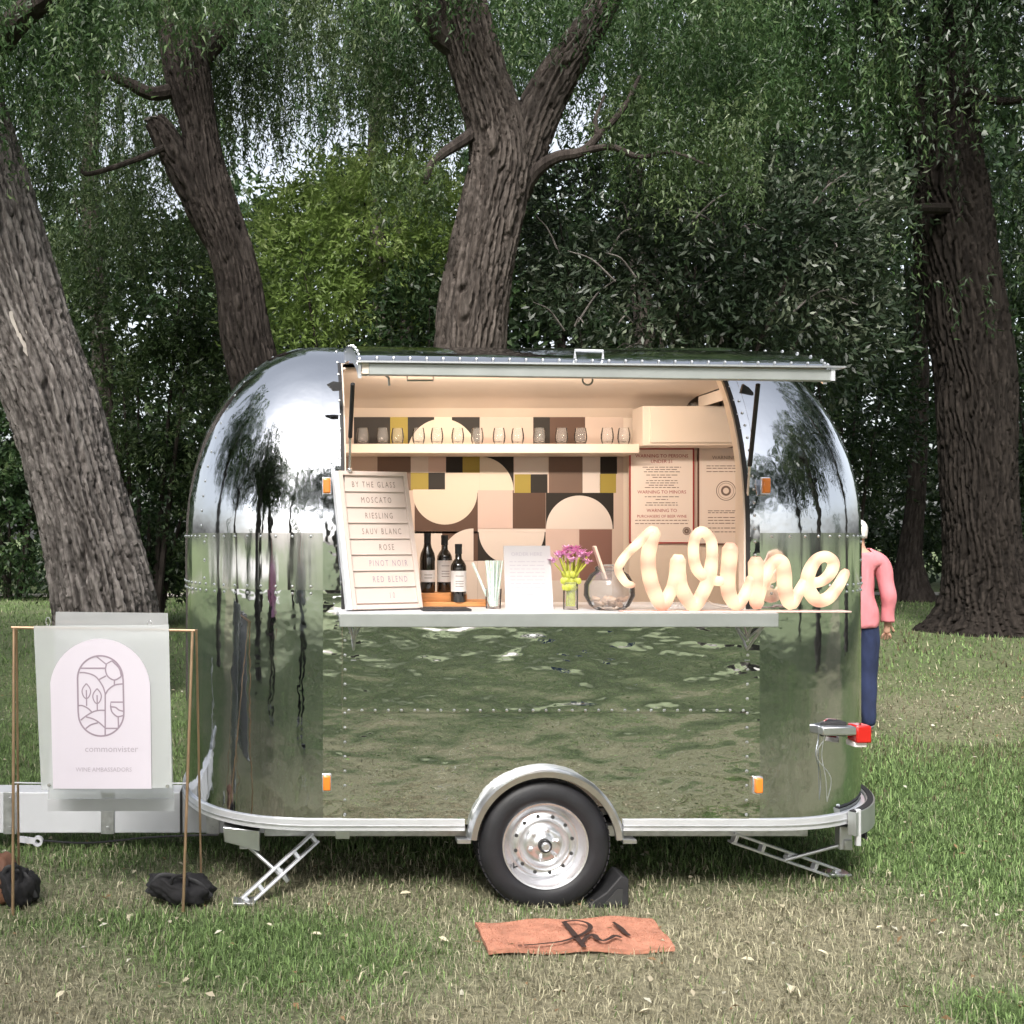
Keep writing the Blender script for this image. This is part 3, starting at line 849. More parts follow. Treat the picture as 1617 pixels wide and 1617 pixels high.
# wallpaper: flat print on the back wall, built as thin cut shapes
WPC = dict(beige=(0.60, 0.49, 0.43), pale=(0.72, 0.655, 0.62), pink=(0.64, 0.50, 0.46), brown=(0.10, 0.055, 0.038), dark=(0.014, 0.011, 0.009), must=(0.34, 0.27, 0.05), cream=(0.72, 0.64, 0.54), taupe=(0.17, 0.115, 0.092), rust=(0.23, 0.12, 0.10))
WPN = list(WPC)
WPM = [mat('print_' + k, v, 0.65) for k, v in WPC.items()]
wp = MB()
LAYER = [0]


def WP(cx, cy, lay): 
    q = P(500 + cx / 3.234, 530 + cy / 3.234, 6.6)
    return (q.x, 6.596 - 0.0011 * lay, q.z)


def wrect(x0, y0, x1, y1, c, lay=1):
    wp.add([WP(x0, y1, lay), WP(x1, y1, lay), WP(x1, y0, lay), WP(x0, y0, lay)], [(0, 1, 2, 3)], WPN.index(c))


def wfan(cx, cy, r, a0, a1, c, lay=2, ymin=None, ymax=None):
    pts = [WP(cx, cy, lay)] if abs(a1 - a0) < 359 else []
    for k in range(33):
        a = R(a0 + (a1 - a0) * k / 32); y = cy - r * math.sin(a)
        if ymin is not None: y = max(y, ymin)
        if ymax is not None: y = min(y, ymax)
        pts.append(WP(cx + r * math.cos(a), y, lay))
    wp.add(pts, [tuple(range(len(pts)))], WPN.index(c))


wrect(150, 412, 1565, 1700, 'beige', 0)
wrect(190, 412, 375, 560, 'dark'); wrect(375, 412, 465, 560, 'must'); wrect(465, 412, 600, 560, 'dark'); wrect(690, 412, 832, 560, 'dark')
wrect(600, 412, 690, 560, 'cream'); wfan(640, 600, 175, 0, 180, 'cream', 2)
wrect(1105, 412, 1190, 560, 'dark'); wrect(1190, 412, 1370, 560, 'brown'); wrect(1370, 412, 1560, 560, 'beige')
wrect(190, 600, 310, 790, 'beige'); wrect(310, 600, 480, 790, 'taupe'); wrect(480, 600, 570, 700, 'pale'); wrect(570, 600, 660, 700, 'pink'); wrect(660, 600, 745, 700, 'dark'); wrect(745, 600, 832, 700, 'must')
wrect(480, 700, 570, 790, 'must'); wrect(570, 700, 655, 790, 'dark'); wrect(655, 700, 832, 790, 'cream')
wrect(500, 790, 822, 1010, 'brown'); wfan(655, 800, 165, 180, 360, 'cream', 2); wrect(490, 786, 822, 802, 'cream', 3)
wrect(832, 600, 1005, 805, 'dark'); wfan(832, 790, 172, 0, 90, 'cream', 2)
wrect(822, 790, 1000, 985, 'pink', 3); wrect(1000, 803, 1168, 985, 'brown', 3)
wrect(1008, 612, 1180, 708, 'pale'); wrect(1010, 708, 1092, 803, 'must'); wrect(1092, 708, 1178, 803, 'dark'); wrect(1185, 612, 1357, 803, 'taupe'); wrect(1357, 612, 1447, 803, 'pale'); wrect(1447, 612, 1533, 706, 'dark'); wrect(1445, 706, 1528, 803, 'must')
wrect(1170, 803, 1515, 987, 'dark'); wfan(1340, 987, 170, 0, 180, 'pale', 2)
wrect(822, 987, 1168, 1150, 'dark'); wrect(822, 1150, 1168, 1400, 'pale'); wfan(995, 1000, 168, 180, 360, 'pale', 2); wrect(822, 987, 1168, 1003, 'pale', 3)
wrect(1168, 987, 1340, 1250, 'pink'); wrect(1340, 990, 1507, 1250, 'rust')
wrect(480, 1000, 640, 1400, 'pale'); wrect(640, 1000, 822, 1400, 'brown'); wfan(800, 1150, 165, 90, 180, 'pale', 2); wrect(641, 1151, 821, 1399, 'pale', 3)
wrect(1168, 1250, 1507, 1400, 'pale')
wp.build('wallpaper', WPM, back, smooth=False)

# lit strip lamp under the ceiling behind the hatch header
lamp_mat = emit_mat('warm_lamp_diffuser', (1.0, 0.68, 0.42), 3.0)
cl = MB().box((0.45, 5.375, 2.480), (1.95, 5.41, 2.497)).build('strip_lamp', lamp_mat, trailer, bevel=0.004)
ld = bpy.data.lights.new('strip_lamp_light', 'AREA'); ld.shape = 'RECTANGLE'; ld.size = 1.5; ld.size_y = 0.05; ld.energy = 8.2; ld.color = (1.0, 0.83, 0.67)
lo = link(bpy.data.objects.new('strip_lamp_light', ld)); lo.location = (1.2, 5.40, 2.462); lo.rotation_euler = (R(72), 0, 0)
# ------------------------------------------------------------------ text helper
def text_mb(mb, body, size, origin, u, v, align='CENTER', mi=0, depth=0.0006, sx=1.0, spacing=1.0):
    cu = bpy.data.curves.new('t', 'FONT'); cu.body = body; cu.size = size; cu.align_x = align; cu.space_character = spacing; cu.resolution_u = 2
    o = bpy.data.objects.new('t', cu); COL.objects.link(o)
    me = bpy.data.meshes.new_from_object(o)
    u, v, origin = Vector(u), Vector(v), Vector(origin); n = u.cross(v)
    vs_ = [origin + u * (p.co.x * sx) + v * p.co.y + n * depth for p in me.vertices]
    fs_ = [tuple(p.vertices) for p in me.polygons]
    if fs_: mb.add(vs_, fs_, mi)
    bpy.data.objects.remove(o); bpy.data.meshes.remove(me); bpy.data.curves.remove(cu)


def ribbon(mb, pts, w, n, mi=0):
    """a flat stroke of width w (number or list) along pts, lying square to normal n"""
    pts = [Vector(p) for p in pts]; n = Vector(n).normalized(); k = len(pts)
    ww = w if hasattr(w, '__len__') else [w] * k
    vs_ = []
    for i, p in enumerate(pts):
        d = pts[min(i + 1, k - 1)] - pts[max(i - 1, 0)]; s_ = d.cross(n).normalized()
        vs_ += [p + s_ * ww[i] / 2, p - s_ * ww[i] / 2]
    mb.add(vs_, [(2*i, 2*i+1, 2*i+3, 2*i+2) for i in range(k - 1)], mi)


# ------------------------------------------------------------------ posters in the trailer
RED = mat('red_print', (0.35, 0.03, 0.03), 0.7); GREYP = mat('grey_print', (0.20, 0.15, 0.13), 0.7); PAPER2 = mat('pale_poster_paper', (0.86, 0.77, 0.72), 0.65)
BRN = mat('brown_frame', (0.12, 0.05, 0.035), 0.5)


def poster(px0, py0, px1, py1, Y, label, rows, frame_m):
    a, b = P(px0, py1, Y), P(px1, py0, Y)
    t = thing('warning_poster', label, 'poster', (a.x, Y, a.z), 'warning posters on the back wall')
    MB().box((a.x, Y, a.z), (b.x, Y + 0.004, b.z)).build('sheet', PAPER2, t)
    fr = MB(); w = 0.008
    fr.box((a.x - w, Y - 0.003, a.z - w), (a.x - 0.0005, Y + 0.006, b.z + w)); fr.box((b.x + 0.0005, Y - 0.003, a.z - w), (b.x + w, Y + 0.006, b.z + w))
    fr.box((a.x, Y - 0.003, b.z + 0.0005), (b.x, Y + 0.006, b.z + w)); fr.box((a.x, Y - 0.003, a.z - w), (b.x, Y + 0.006, a.z - 0.0005))
    fr.build('frame', frame_m, t)
    W, Hh = b.x - a.x, b.z - a.z
    tm = MB(); gm = MB()
    for (kind, yf, s, body) in rows:
        if kind == 'T': text_mb(tm, body, s * Hh, (a.x + W / 2, Y - 0.001, b.z - yf * Hh), (1, 0, 0), (0, 0, 1), depth=0)
        elif kind == 'R': text_mb(tm, body, s * Hh, (a.x + W * 0.43, Y - 0.001, b.z - yf * Hh), (1, 0, 0), (0, 0, 1), depth=0)
        elif kind == 'L':   # body print far too small to read: broken hairlines
            x0 = a.x + W * (0.5 - s / 2); x1 = a.x + W * (0.5 + s / 2); z = b.z - yf * Hh; x = x0
            while x < x1:
                l = random.uniform(0.012, 0.035); x2 = min(x + l, x1)
                gm.add([(x, Y - 0.001, z - 0.0022), (x2, Y - 0.001, z - 0.0022), (x2, Y - 0.001, z + 0.0022), (x, Y - 0.001, z + 0.0022)], [(0, 1, 2, 3)]); x = x2 + 0.006
        elif kind == 'O':
            cx, cz = a.x + W * body[0], b.z - yf * Hh
            for rr, ww in ((s * Hh, 0.004), (s * Hh * 0.8, 0.002), (s * Hh * 0.42, 0.012)):
                ribbon(gm, [(cx + rr * math.cos(q), Y - 0.001, cz + rr * math.sin(q)) for q in np.linspace(0, 2 * PI, 33)], ww, (0, -1, 0))
    tm.build('heading', RED if frame_m is RED else GREYP, t, smooth=False); tag(gm.build('body_print', GREYP, t, smooth=False), kind='stuff')


rows1 = [('T', 0.085, 0.052, 'WARNING TO PERSONS'), ('T', 0.145, 0.052, 'UNDER 21')] + [('L', y, w, '') for y, w in ((.19,.62),(.215,.5),(.24,.58),(.275,.5),(.30,.3),(.335,.5),(.36,.52),(.385,.42),(.41,.55))] + \
        [('T', 0.475, 0.05, 'WARNING TO MINORS')] + [('L', y, w, '') for y, w in ((.51,.55),(.54,.2),(.575,.5),(.60,.54))] + [('T', 0.675, 0.05, 'WARNING TO'), ('T', 0.735, 0.042, 'PURCHASERS OF BEER WINE')] + [('L', y, .86, '') for y in (.765, .80)] + [('O', 0.88, 0.04, (0.9,))]
poster(996, 710, 1094, 856, 6.49, 'red framed warning poster headed WARNING TO PERSONS UNDER 21 on the trailer back wall', rows1, RED)
rows2 = [('R', 0.12, 0.052, 'WARNING')] + [('L', y, .75, '') for y in (.19, .215, .25)] + [('O', 0.45, 0.10, (0.46,))] + [('L', y, .7, '') for y in (.66, .68, .73, .76, .79, .84, .88)]
poster(1104, 707, 1196, 858, 6.49, 'brown framed poster headed WARNING with a round seal, right of the red framed one', rows2, BRN)

# ------------------------------------------------------------------ things on shelf and counter
CZ = 1.3532


ORD = ['first', 'second', 'third', 'fourth', 'fifth', 'sixth', 'seventh', 'eighth', 'ninth', 'tenth', 'eleventh', 'twelfth', 'thirteenth', 'fourteenth']


def wine_glass(x, y, z):
    t = thing('wine_glass', ORD[0] + ' stemless wine glass from the left in the row on the shelf', 'wine glass', (x, y, z), 'stemless wine glasses lined up on the shelf')
    MB().lathe([(0.0, 0.004), (0.022, 0.003), (0.026, 0.0), (0.026, 0.0008), (0.033, 0.016), (0.037, 0.038), (0.036, 0.060), (0.031, 0.088), (0.029, 0.097), (0.0275, 0.097), (0.0295, 0.088), (0.0345, 0.060), (0.0355, 0.038), (0.031, 0.018), (0.0, 0.012)], (x, y, z), 20).build('bowl', M['glass'], t)
    return t


g0 = wine_glass(P(573, 698, 6.37).x, 6.37, 2.2142)
km = kid_map()
for i, px in enumerate((604, 628, 661, 690, 723, 754, 788, 818, 852, 887, 917, 958, 985)):
    g = copy_tree(g0, km); g.location = (P(px, 698, 6.37).x, 6.37 + random.uniform(-0.012, 0.012), 2.2142); g.rotation_euler.z = i; g['label'] = ORD[i + 1] + ' stemless wine glass from the left in the row on the shelf'

# riser and bottles
q0, q1 = P(656, 944, 5.2), P(742, 944, 5.2)
ris = thing('wooden_riser', 'orange stepped wooden riser under the three wine bottles', 'riser', (q0.x, 5.2, CZ))
MB().box((q0.x, 5.16, CZ), (q1.x + 0.12, 5.40, CZ + 0.022)).build('lower_step', M['wood'], ris, bevel=0.003)
MB().box((q0.x + 0.01, 5.22, CZ + 0.0222), (q1.x - 0.01, 5.40, CZ + 0.060)).build('upper_step', M['wood'], ris, bevel=0.003)
for (px, yy, zb, hh, lab, kind) in ((675, 5.30, CZ + 0.0605, 0.285, 'wine bottle with a sloping burgundy shoulder, nearest the letter board', 1), (702, 5.34, CZ + 0.0605, 0.275, 'middle wine bottle on the riser with a tall pale label', 2), (724, 5.185, CZ + 0.0223, 0.272, 'front wine bottle with a white label on the lower step of the riser', 3)):
    x = P(px, 900, yy).x
    b = thing('wine_bottle', lab, 'wine bottle', (x, yy, zb), 'wine bottles on the riser')
    r = 0.037
    pr = [(0.0, 0.004), (r - 0.003, 0.0), (r, 0.006), (r, hh * 0.58)] + ([(r * 0.9, hh * 0.66), (r * 0.55, hh * 0.76), (0.016, hh * 0.84)] if kind == 1 else [(r * 0.97, hh * 0.63), (r * 0.75, hh * 0.69), (0.016, hh * 0.75)]) + [(0.0138, hh * 0.95), (0.016, hh * 0.955), (0.016, hh), (0.0, hh)]
    MB().lathe(pr, (x, yy, zb), 24).build('glass_body', M['bottle'], b)
    z0, z1 = {1: (0.18, 0.38), 2: (0.18, 0.56), 3: (0.18, 0.54)}[kind]
    lb = MB(); rr = r + 0.0006
    an = np.linspace(R(190), R(350), 17)
    lb.add([(x + rr * math.cos(a), yy + rr * math.sin(a), zb + z * hh) for z in (z0, z1) for a in an], [(k, k+1, 17+k+1, 17+k) for k in range(16)])
    lab_o = lb.build('label', M['paper'], b)
    tx = MB()
    for zf in ((0.75, 0.5, 0.38, 0.26) if kind != 1 else (0.6, 0.35)):
        zz = zb + hh * (z0 + (z1 - z0) * zf); aa = np.linspace(R(240), R(300), 9)
        tx.add([(x + (rr + .0005) * math.cos(a), yy + (rr + .0005) * math.sin(a), zz + d) for d in (-0.0015, 0.0015) for a in aa], [(k, k+1, 9+k+1, 9+k) for k in range(8)])
    tx.build('label_print', GREYP, lab_o)
    MB().lathe([(0.0168, hh * 0.83), (0.0165, hh * 0.945), (0.0172, hh * 0.953), (0.0172, hh * 1.003), (0.0, hh * 1.004)], (x, yy, zb), 20).build('capsule', M['black'], b)

# paper straws in a glass
q = P(779, 955, 5.05)
t = thing('straw_glass', 'glass holding mint striped paper straws beside the menu card', 'straw holder', (q.x, 5.05, CZ))
MB().lathe([(0.0, 0.004), (0.034, 0.0), (0.038, 0.09), (0.036, 0.09), (0.032, 0.008), (0.0, 0.008)], (q.x, 5.05, CZ), 20).build('glass_cup', M['glass'], t)
for k in range(16):
    a = k * 2.4; rr = 0.024 * math.sqrt((k + 0.5) / 16)
    bx, by = q.x + rr * math.cos(a) * 0.7, 5.05 + rr * math.sin(a) * 0.7
    lean = Vector((math.cos(a) * rr * 1.2, math.sin(a) * rr * 0.6, 0.21))
    if k == 0: lean = Vector((-0.085, 0, 0.20)); bx = q.x - 0.01
    sgm = MB(); p0 = Vector((bx, by, CZ + 0.01))
    sgm.tube([p0, p0 + lean], 0.0042 if k else 0.006, 8); sgm.build('straw', M['straw'], t)

# menu card
t = thing('menu_card', 'white printed menu card standing on the counter between straws and flowers', 'menu card', (P(836, 960, 4.95).x, 4.95, CZ))
a, b = P(797, 961, 4.95), P(874, 862, 4.95)
card = MB(); card.prism([(a.x + .004, 4.95, CZ), (b.x, 4.95, CZ), (b.x - 0.001, 5.01, b.z), (a.x + 0.006, 5.01, b.z)], (0, 0.003, 0)); card.build('card', mat('white_card', (0.50, 0.47, 0.48), 0.6), t)
tm = MB(); vdir = Vector((0, 0.06, b.z - CZ)).normalized()
cw = b.x - a.x
for (f, s, body) in ((0.90, 0.024, 'ORDER HERE'),):
    text_mb(tm, body, s, Vector((a.x + cw / 2, 4.95, CZ)) + vdir * ((b.z - CZ) * f - 0.012), (1, 0, 0), vdir, depth=0.001)
for f in np.linspace(0.76, 0.12, 12):
    o_ = Vector((a.x, 4.95, CZ)) + vdir * (b.z - CZ) * f + Vector((0, -0.001, 0)); x = 0.03
    while x < cw - 0.03:
        l = random.uniform(0.01, 0.04); x2 = min(cw - 0.03, x + l)
        tm.add([o_ + Vector((x, 0, 0)), o_ + Vector((x2, 0, 0)), o_ + Vector((x2, 0, 0)) + vdir * 0.003, o_ + Vector((x, 0, 0)) + vdir * 0.003], [(0, 1, 2, 3)]); x = x2 + 0.006
tag(tm.build('print', M['pale_ink'], t, smooth=False), kind='stuff')

# flowers in a vase
q = P(901, 958, 4.98)
t = thing('flower_vase', 'small glass vase of pink flowers with yellow green stems on the counter', 'flower vase', (q.x, 4.98, CZ))
MB().lathe([(0.0, 0.004), (0.033, 0.0), (0.033, 0.125), (0.031, 0.125), (0.030, 0.008), (0.0, 0.008)], (q.x, 4.98, CZ), 20).build('vase', M['glass'], t)
for k in range(20):
    a = k * 2.4; f = math.sqrt((k + 0.5) / 20)
    bx, by = q.x + 0.018 * math.cos(a), 4.98 + 0.018 * math.sin(a)
    tip = Vector((q.x + 0.005 + 0.088 * f * math.cos(a), 4.98 + 0.05 * f * math.sin(a), CZ + 0.275 - 0.06 * f * f + random.uniform(-0.012, 0.012)))
    fl = MB(); fl.tube(crom([(bx, by, CZ + 0.015), (bx, by, CZ + 0.13), tuple(tip)], 4), 0.0035, 5)
    for j in range(3):
        c = Vector((bx, by, CZ + 0.10 + 0.03 * j)); fl.ball(c + Vector((random.uniform(-.02, .02), random.uniform(-.02, .02), 0)), (0.012, 0.004, 0.016), 6, 4)
    st = fl.build('flower_stem', M['stem'], t)
    pt = MB()
    for j in range(11):
        b_ = 2 * PI * j / 11; d = Vector((math.cos(b_), math.sin(b_) * 0.8, random.uniform(0.25, 0.7))).normalized()
        e = tip + d * 0.036; s_ = d.cross(Vector((0, 0, 1))).normalized() * 0.008
        pt.add([tip, tip + d * 0.018 + s_, e, tip + d * 0.018 - s_], [(0, 1, 2, 3)])
    pt.ball(tip, (0.009, 0.009, 0.007), 8, 5)
    pt.build('blossom', M['petal'], st)

# round glass drinks jar with a pale scoop leaning out
q = P(962, 960, 4.96)
t = thing('glass_jar', 'round clear glass jar with a pale wooden scoop leaning out of it', 'glass jar', (q.x, 4.96, CZ))
MB().lathe([(0.0, 0.006), (0.06, 0.0), (0.088, 0.018), (0.112, 0.065), (0.110, 0.115), (0.085, 0.16), (0.058, 0.178), (0.060, 0.19), (0.056, 0.19), (0.054, 0.176), (0.081, 0.156), (0.106, 0.113), (0.108, 0.066), (0.085, 0.022), (0.0, 0.012)], (q.x, 4.96, CZ), 32).build('bowl', M['glass'], t)
MB().lathe([(0.062, 0.176), (0.064, 0.190), (0.058, 0.196), (0.03, 0.204), (0.0, 0.206)], (q.x, 4.96, CZ), 28).build('lid', M['glass'], t)
sc = MB(); sc.bar(P(956, 915, 4.93), P(938, 862, 4.93), 0.012, 0.042, up=(0, 1, 0)); sc.build('scoop', M['cork'], t, bevel=0.005)
ck = MB()
for k in range(16):
    a = k * 2.4; rr = 0.075 * math.sqrt((k + .5) / 16)
    c = Vector((q.x + rr * math.cos(a), 4.96 + rr * math.sin(a), CZ + 0.026 + 0.022 * (k % 2)))
    d = Vector((math.cos(k), math.sin(k), 0.3)).normalized() * 0.018
    ck.tube([c - d, c + d], 0.010, 8)
ck.build('corks', mat('cork_pile', (0.5, 0.36, 0.27), 0.8, var=0.2, vscale=40), t)['kind'] = 'stuff'

# small black cards lying under the riser
t = thing('black_tray', 'flat black tray lying at the counter edge below the bottles', 'tray', (P(690, 960, 4.9).x, 4.9, CZ))
MB().box((P(668, 960, 4.86).x, 4.86, CZ), (P(745, 960, 4.86).x, 5.0, CZ + 0.010)).build('tray_plate', M['black'], t, bevel=0.003)

# letter board leaning on the left jamb
bl = P(556, 964, 4.86)
u = Vector((math.cos(R(20)), math.sin(R(20)), 0)); back_n = Vector((-math.sin(R(20)), math.cos(R(20)), 0))
v = (Vector((0, 0, 1)) * math.cos(R(15)) + back_n * math.sin(R(15))).normalized(); nrm = u.cross(v)
BW, BH = 0.345, 0.645
t = thing('letter_board', 'white letter board wine list leaning at the left end of the counter', 'letter board', (bl.x, bl.y, CZ))
o0 = Vector((bl.x, bl.y, CZ + 0.005))


def LB(a, b, c=0.0): return o0 + u * a + v * b + nrm * c


bd = MB(); bd.obox(LB(BW/2, BH/2, -0.012), u * BW/2, v * BH/2, nrm * 0.012); bd.build('panel', M['board'], t, bevel=0.002)
for (a0, b0, a1, b1) in ((0, 0, 0.020, BH), (BW - 0.020, 0, BW, BH), (0.0203, 0, BW - 0.0203, 0.020), (0.0203, BH - 0.020, BW - 0.0203, BH)):
    fr = MB(); fr.obox(LB((a0+a1)/2, (b0+b1)/2, 0.006), u * (a1-a0)/2, v * (b1-b0)/2, nrm * 0.006); fr.build('frame_rail', M['board'], t, bevel=0.0015)
side = MB(); side.obox(LB(-0.012, BH/2, -0.006), u * 0.012, v * BH/2, nrm * 0.016); side.build('side_rail', M['white'], t, bevel=0.002)
ROWS = ['BY THE GLASS', 'MOSCATO', 'RIESLING', 'SAUV BLANC', 'ROSE', 'PINOT NOIR', 'RED BLEND', '10']
pitch = (BH - 0.05) / 8
for i, tx in enumerate(ROWS):
    zt = BH - 0.022 - pitch * (i + 1)
    lg = MB(); lg.obox(LB(BW/2, zt + 0.003, 0.004), u * (BW/2 - 0.022), v * 0.0035, nrm * 0.004); lg.build('ledge', M['board'], t)
    rowm = MB(); cx = BW/2 + (0.03 if i in (4, 5, 6, 7) else 0.005 * i)
    text_mb(rowm, tx, 0.040, LB(cx, zt + 0.022, 0.0012), u, v, depth=0, sx=0.62, spacing=1.45)
    rowm.build('letter_row', GREYP if i < 5 else M['ink'], t, smooth=False)

# lit script sign: Wine
def S(x, y): return P(960 + x / 4.0425, 820 + y / 4.0425, 4.80)


bulbs = []
sign = thing('lit_word_sign', 'glowing cream script sign reading Wine at the right end of the counter', 'lit sign', (P(1160, 962, 4.8).x, 4.80, CZ + 0.008))
strokes = [
    ('letter_w', [[(155, 420, .60), (120, 410, .7), (88, 370, .75), (66, 318, .75), (85, 270, .8), (130, 212, .8), (190, 155, .85), (245, 105, 1.0), (285, 85, 1.25), (278, 130, 1.3), (258, 230, 1.3), (262, 340, 1.3), (290, 450, 1.3), (345, 545, 1.2), (395, 470, 1.1), (430, 380, 1.2), (447, 262, 1.35)],
                  [(447, 262, 1.35), (450, 340, 1.3), (468, 440, 1.3), (545, 548, 1.25), (610, 460, 1.2), (650, 350, 1.2), (665, 220, 1.0), (655, 130, .95), (605, 78, .95), (560, 110, .95), (545, 200, .95), (560, 300, 1.0), (610, 365, 1.0), (690, 392, .9), (745, 395, .9)]]),
    ('letter_i', [[(780, 185, 1.35), (775, 260, 1.35), (765, 370, 1.3), (775, 480, 1.25), (825, 545, 1.1), (880, 470, 1.0), (920, 380, 1.0)]]),
    ('letter_n', [[(945, 275, 1.35), (945, 360, 1.3), (945, 460, 1.3), (950, 540, 1.2)],
                  [(950, 540, 1.0), (985, 420, 1.0), (1030, 310, 1.0), (1075, 265, 1.1), (1110, 275, 1.2), (1125, 350, 1.25), (1130, 450, 1.25), (1165, 540, 1.15), (1215, 470, 1.0), (1260, 400, 1.0)]]),
    ('letter_e', [[(1260, 400, 1.0), (1350, 400, .95), (1415, 350, 1.0), (1440, 280, 1.0), (1395, 238, 1.0), (1330, 260, 1.05), (1280, 350, 1.15), (1280, 440, 1.2), (1330, 515, 1.2), (1400, 505, 1.15), (1460, 440, 1.0), (1500, 370, .9), (1515, 340, .8)]]),
]
SIGN = []
for nm, sts in strokes:
    mb = MB()
    for st in sts:
        cc = crom(st, 6)
        pts = [S(a, b) for a, b, _ in cc]
        rr = [0.0245 * w for _, _, w in cc]
        # rounded ends
        d0 = (pts[0] - pts[1]).normalized(); d1 = (pts[-1] - pts[-2]).normalized()
        pts = [pts[0] + d0 * rr[0] * 0.75] + pts + [pts[-1] + d1 * rr[-1] * 0.75]; rr = [rr[0] * 0.55] + rr + [rr[-1] * 0.55]
        mb.tube(pts, rr, 14, flat=1.0)
        acc = 0.03
        for k in range(1, len(pts)):
            acc += (pts[k] - pts[k-1]).length
            if acc > 0.088: bulbs.append(pts[k]); acc = 0
    SIGN.append((nm, mb))


def sign_mat():
    m = bpy.data.materials.new('lit_cream_plastic'); m.use_nodes = True
    N, L = m.node_tree.nodes, m.node_tree.links
    b = N['Principled BSDF']; b.inputs['Base Color'].default_value = (0.34, 0.22, 0.165, 1); b.inputs['Roughness'].default_value = 0.55
    a = N.new('ShaderNodeAttribute'); a.attribute_name = 'tint'
    L.new(a.outputs['Color'], b.inputs['Emission Color']); b.inputs['Emission Strength'].default_value = 1.0
    return m


sm = sign_mat(); BUL = np.array([tuple(b) for b in bulbs])
for nm, mb in SIGN:
    o = mb.build(nm, sm, sign, ang=80)
    co = np.array(mb.v)
    d = np.min(np.linalg.norm(co[:, None, :] - BUL[None], axis=2), axis=1)
    f = np.exp(-(d / 0.039) ** 2)[:, None]      # the bulbs inside light the plastic round them
    colr = np.array((0.15, 0.056, 0.040)) * (1 - f) + np.array((0.46, 0.375, 0.235)) * f
    at = o.data.attributes.new('tint', 'FLOAT_COLOR', 'POINT'); at.data.foreach_set('color', np.concatenate([colr, np.ones((len(colr), 1))], 1).astype(np.float32).ravel())
MB().box((P(985, 962, 4.77).x, 4.77, CZ), (P(1345, 962, 4.77).x, 4.85, CZ + 0.007)).build('base_plate', mat('rosy_acrylic_base', (0.72, 0.50, 0.45), 0.25), sign, bevel=0.002)
cbl = MB(); cbl.tube(crom([tuple(P(1180, 930, 4.83)), tuple(P(1176, 950, 4.9)), (P(1165, 957, 4.98).x, 4.98, CZ + .006), (P(1130, 955, 5.2).x, 5.2, CZ + .006), (P(1120, 955, 5.45).x, 5.45, CZ + .006)], 6), .0035, 6); cbl.build('power_cable', M['paper'], sign)
# ------------------------------------------------------------------ sign stand at the left
sx0, sx1 = P(22, 992, 4.93).x, P(304, 996, 4.93).x
stand = thing('sign_stand', 'copper tube easel with clear panels and an arched poster, left of the trailer', 'sign stand', (sum((sx0, sx1)) / 2, 4.95, 0))
topz = P(22, 992, 4.93).z


def Fp(x, y):            # front plane of the easel: leans back towards the top
    Y0 = 4.90; q = P(x, y, Y0); f = max(0, min(1, q.z / topz)); Y = 4.88 + 0.055 * f
    return P(x, y, Y)


fr = MB(); fr.tube([Fp(20, 1452), Fp(22, 992)], 0.0068, 10); fr.build('leg', M['copper'], stand)
fr = MB(); fr.tube([Fp(289, 1440), Fp(304, 996)], 0.0068, 10); fr.build('leg', M['copper'], stand)
fr = MB(); fr.tube([Fp(18, 991), Fp(308, 996)], 0.0068, 10); fr.build('top_bar', M['copper'], stand)
fr = MB(); fr.tube([Fp(22, 1236), Fp(75, 1237)], 0.0035, 6); fr.tube([Fp(272, 1237), Fp(296, 1237)], 0.0035, 6); fr.build('cross_wire', M['rail'], stand)
for (xa, xb, yb) in ((26, 30, 1390), (310, 318, 1388)):
    fr = MB(); a_ = P(xa, 994, 4.96); b_ = P(xb, yb, 5.215); b_.z = 0.0; fr.tube([a_, b_], 0.0055, 8); fr.build('back_leg', M['copper'], stand)
fp = MB(); c0, c1, c2, c3 = Fp(66, 1246), Fp(272, 1243), Fp(267, 986), Fp(54, 988)
for q in (c0, c1, c2, c3): q.y -= 0.012
fp.prism([c0, c1, c2, c3], (0, 0.005, 0)); fp.build('front_panel', M['acrylic'], stand)
bp_ = MB(); bp_.prism([P(75, 1281, 5.08), P(275, 1281, 5.08), P(265, 968, 5.0), P(88, 966, 5.0)], (0, 0.005, 0)); bp_.build('back_panel', M['acrylic'], stand)
bp_ = MB(); bp_.prism([P(75, 1281, 5.07), P(275, 1281, 5.07), P(275, 1262, 5.066), P(75, 1262, 5.066)], (0, 0.004, 0)); bp_.build('back_poster', M['white'], stand)
for (x, y) in ((76, 982), (236, 987)):
    rg = MB(); q = Fp(x, y); rg.tube([q + Vector((0.010 * math.cos(t), 0, 0.020 * math.sin(t))) for t in np.linspace(0, 2 * PI, 17)], 0.0018, 6); rg.build('hanging_ring', M['chrome'], stand)
for (x, y) in ((79, 1238), (265, 1240)):
    rg = MB(); q = Fp(x, y); rg.lathe([(0.008, -0.022), (0.008, -0.010)], q, 12, 'Y', capa=True); rg.build('panel_clip', M['chrome'], stand)
# arched card
pts = [Fp(85, 1244)] + [Fp(240, 1244)] + [Fp(238, 1088)]
for k in range(1, 24):
    a = PI * k / 24; pts.append(Fp(159 + 79 * math.cos(a), 1088 - 80 * math.sin(a)))
pts.append(Fp(81, 1088))
for q in pts: q.y -= 0.0185
card = MB(); card.prism(pts, (0, 0.004, 0)); card_o = card.build('arched_poster', M['poster'], stand, ang=20)


def G(x, y):
    q = Fp(100 + x / 10.78, 1020 + y / 10.78); q.y -= 0.0197
    return q


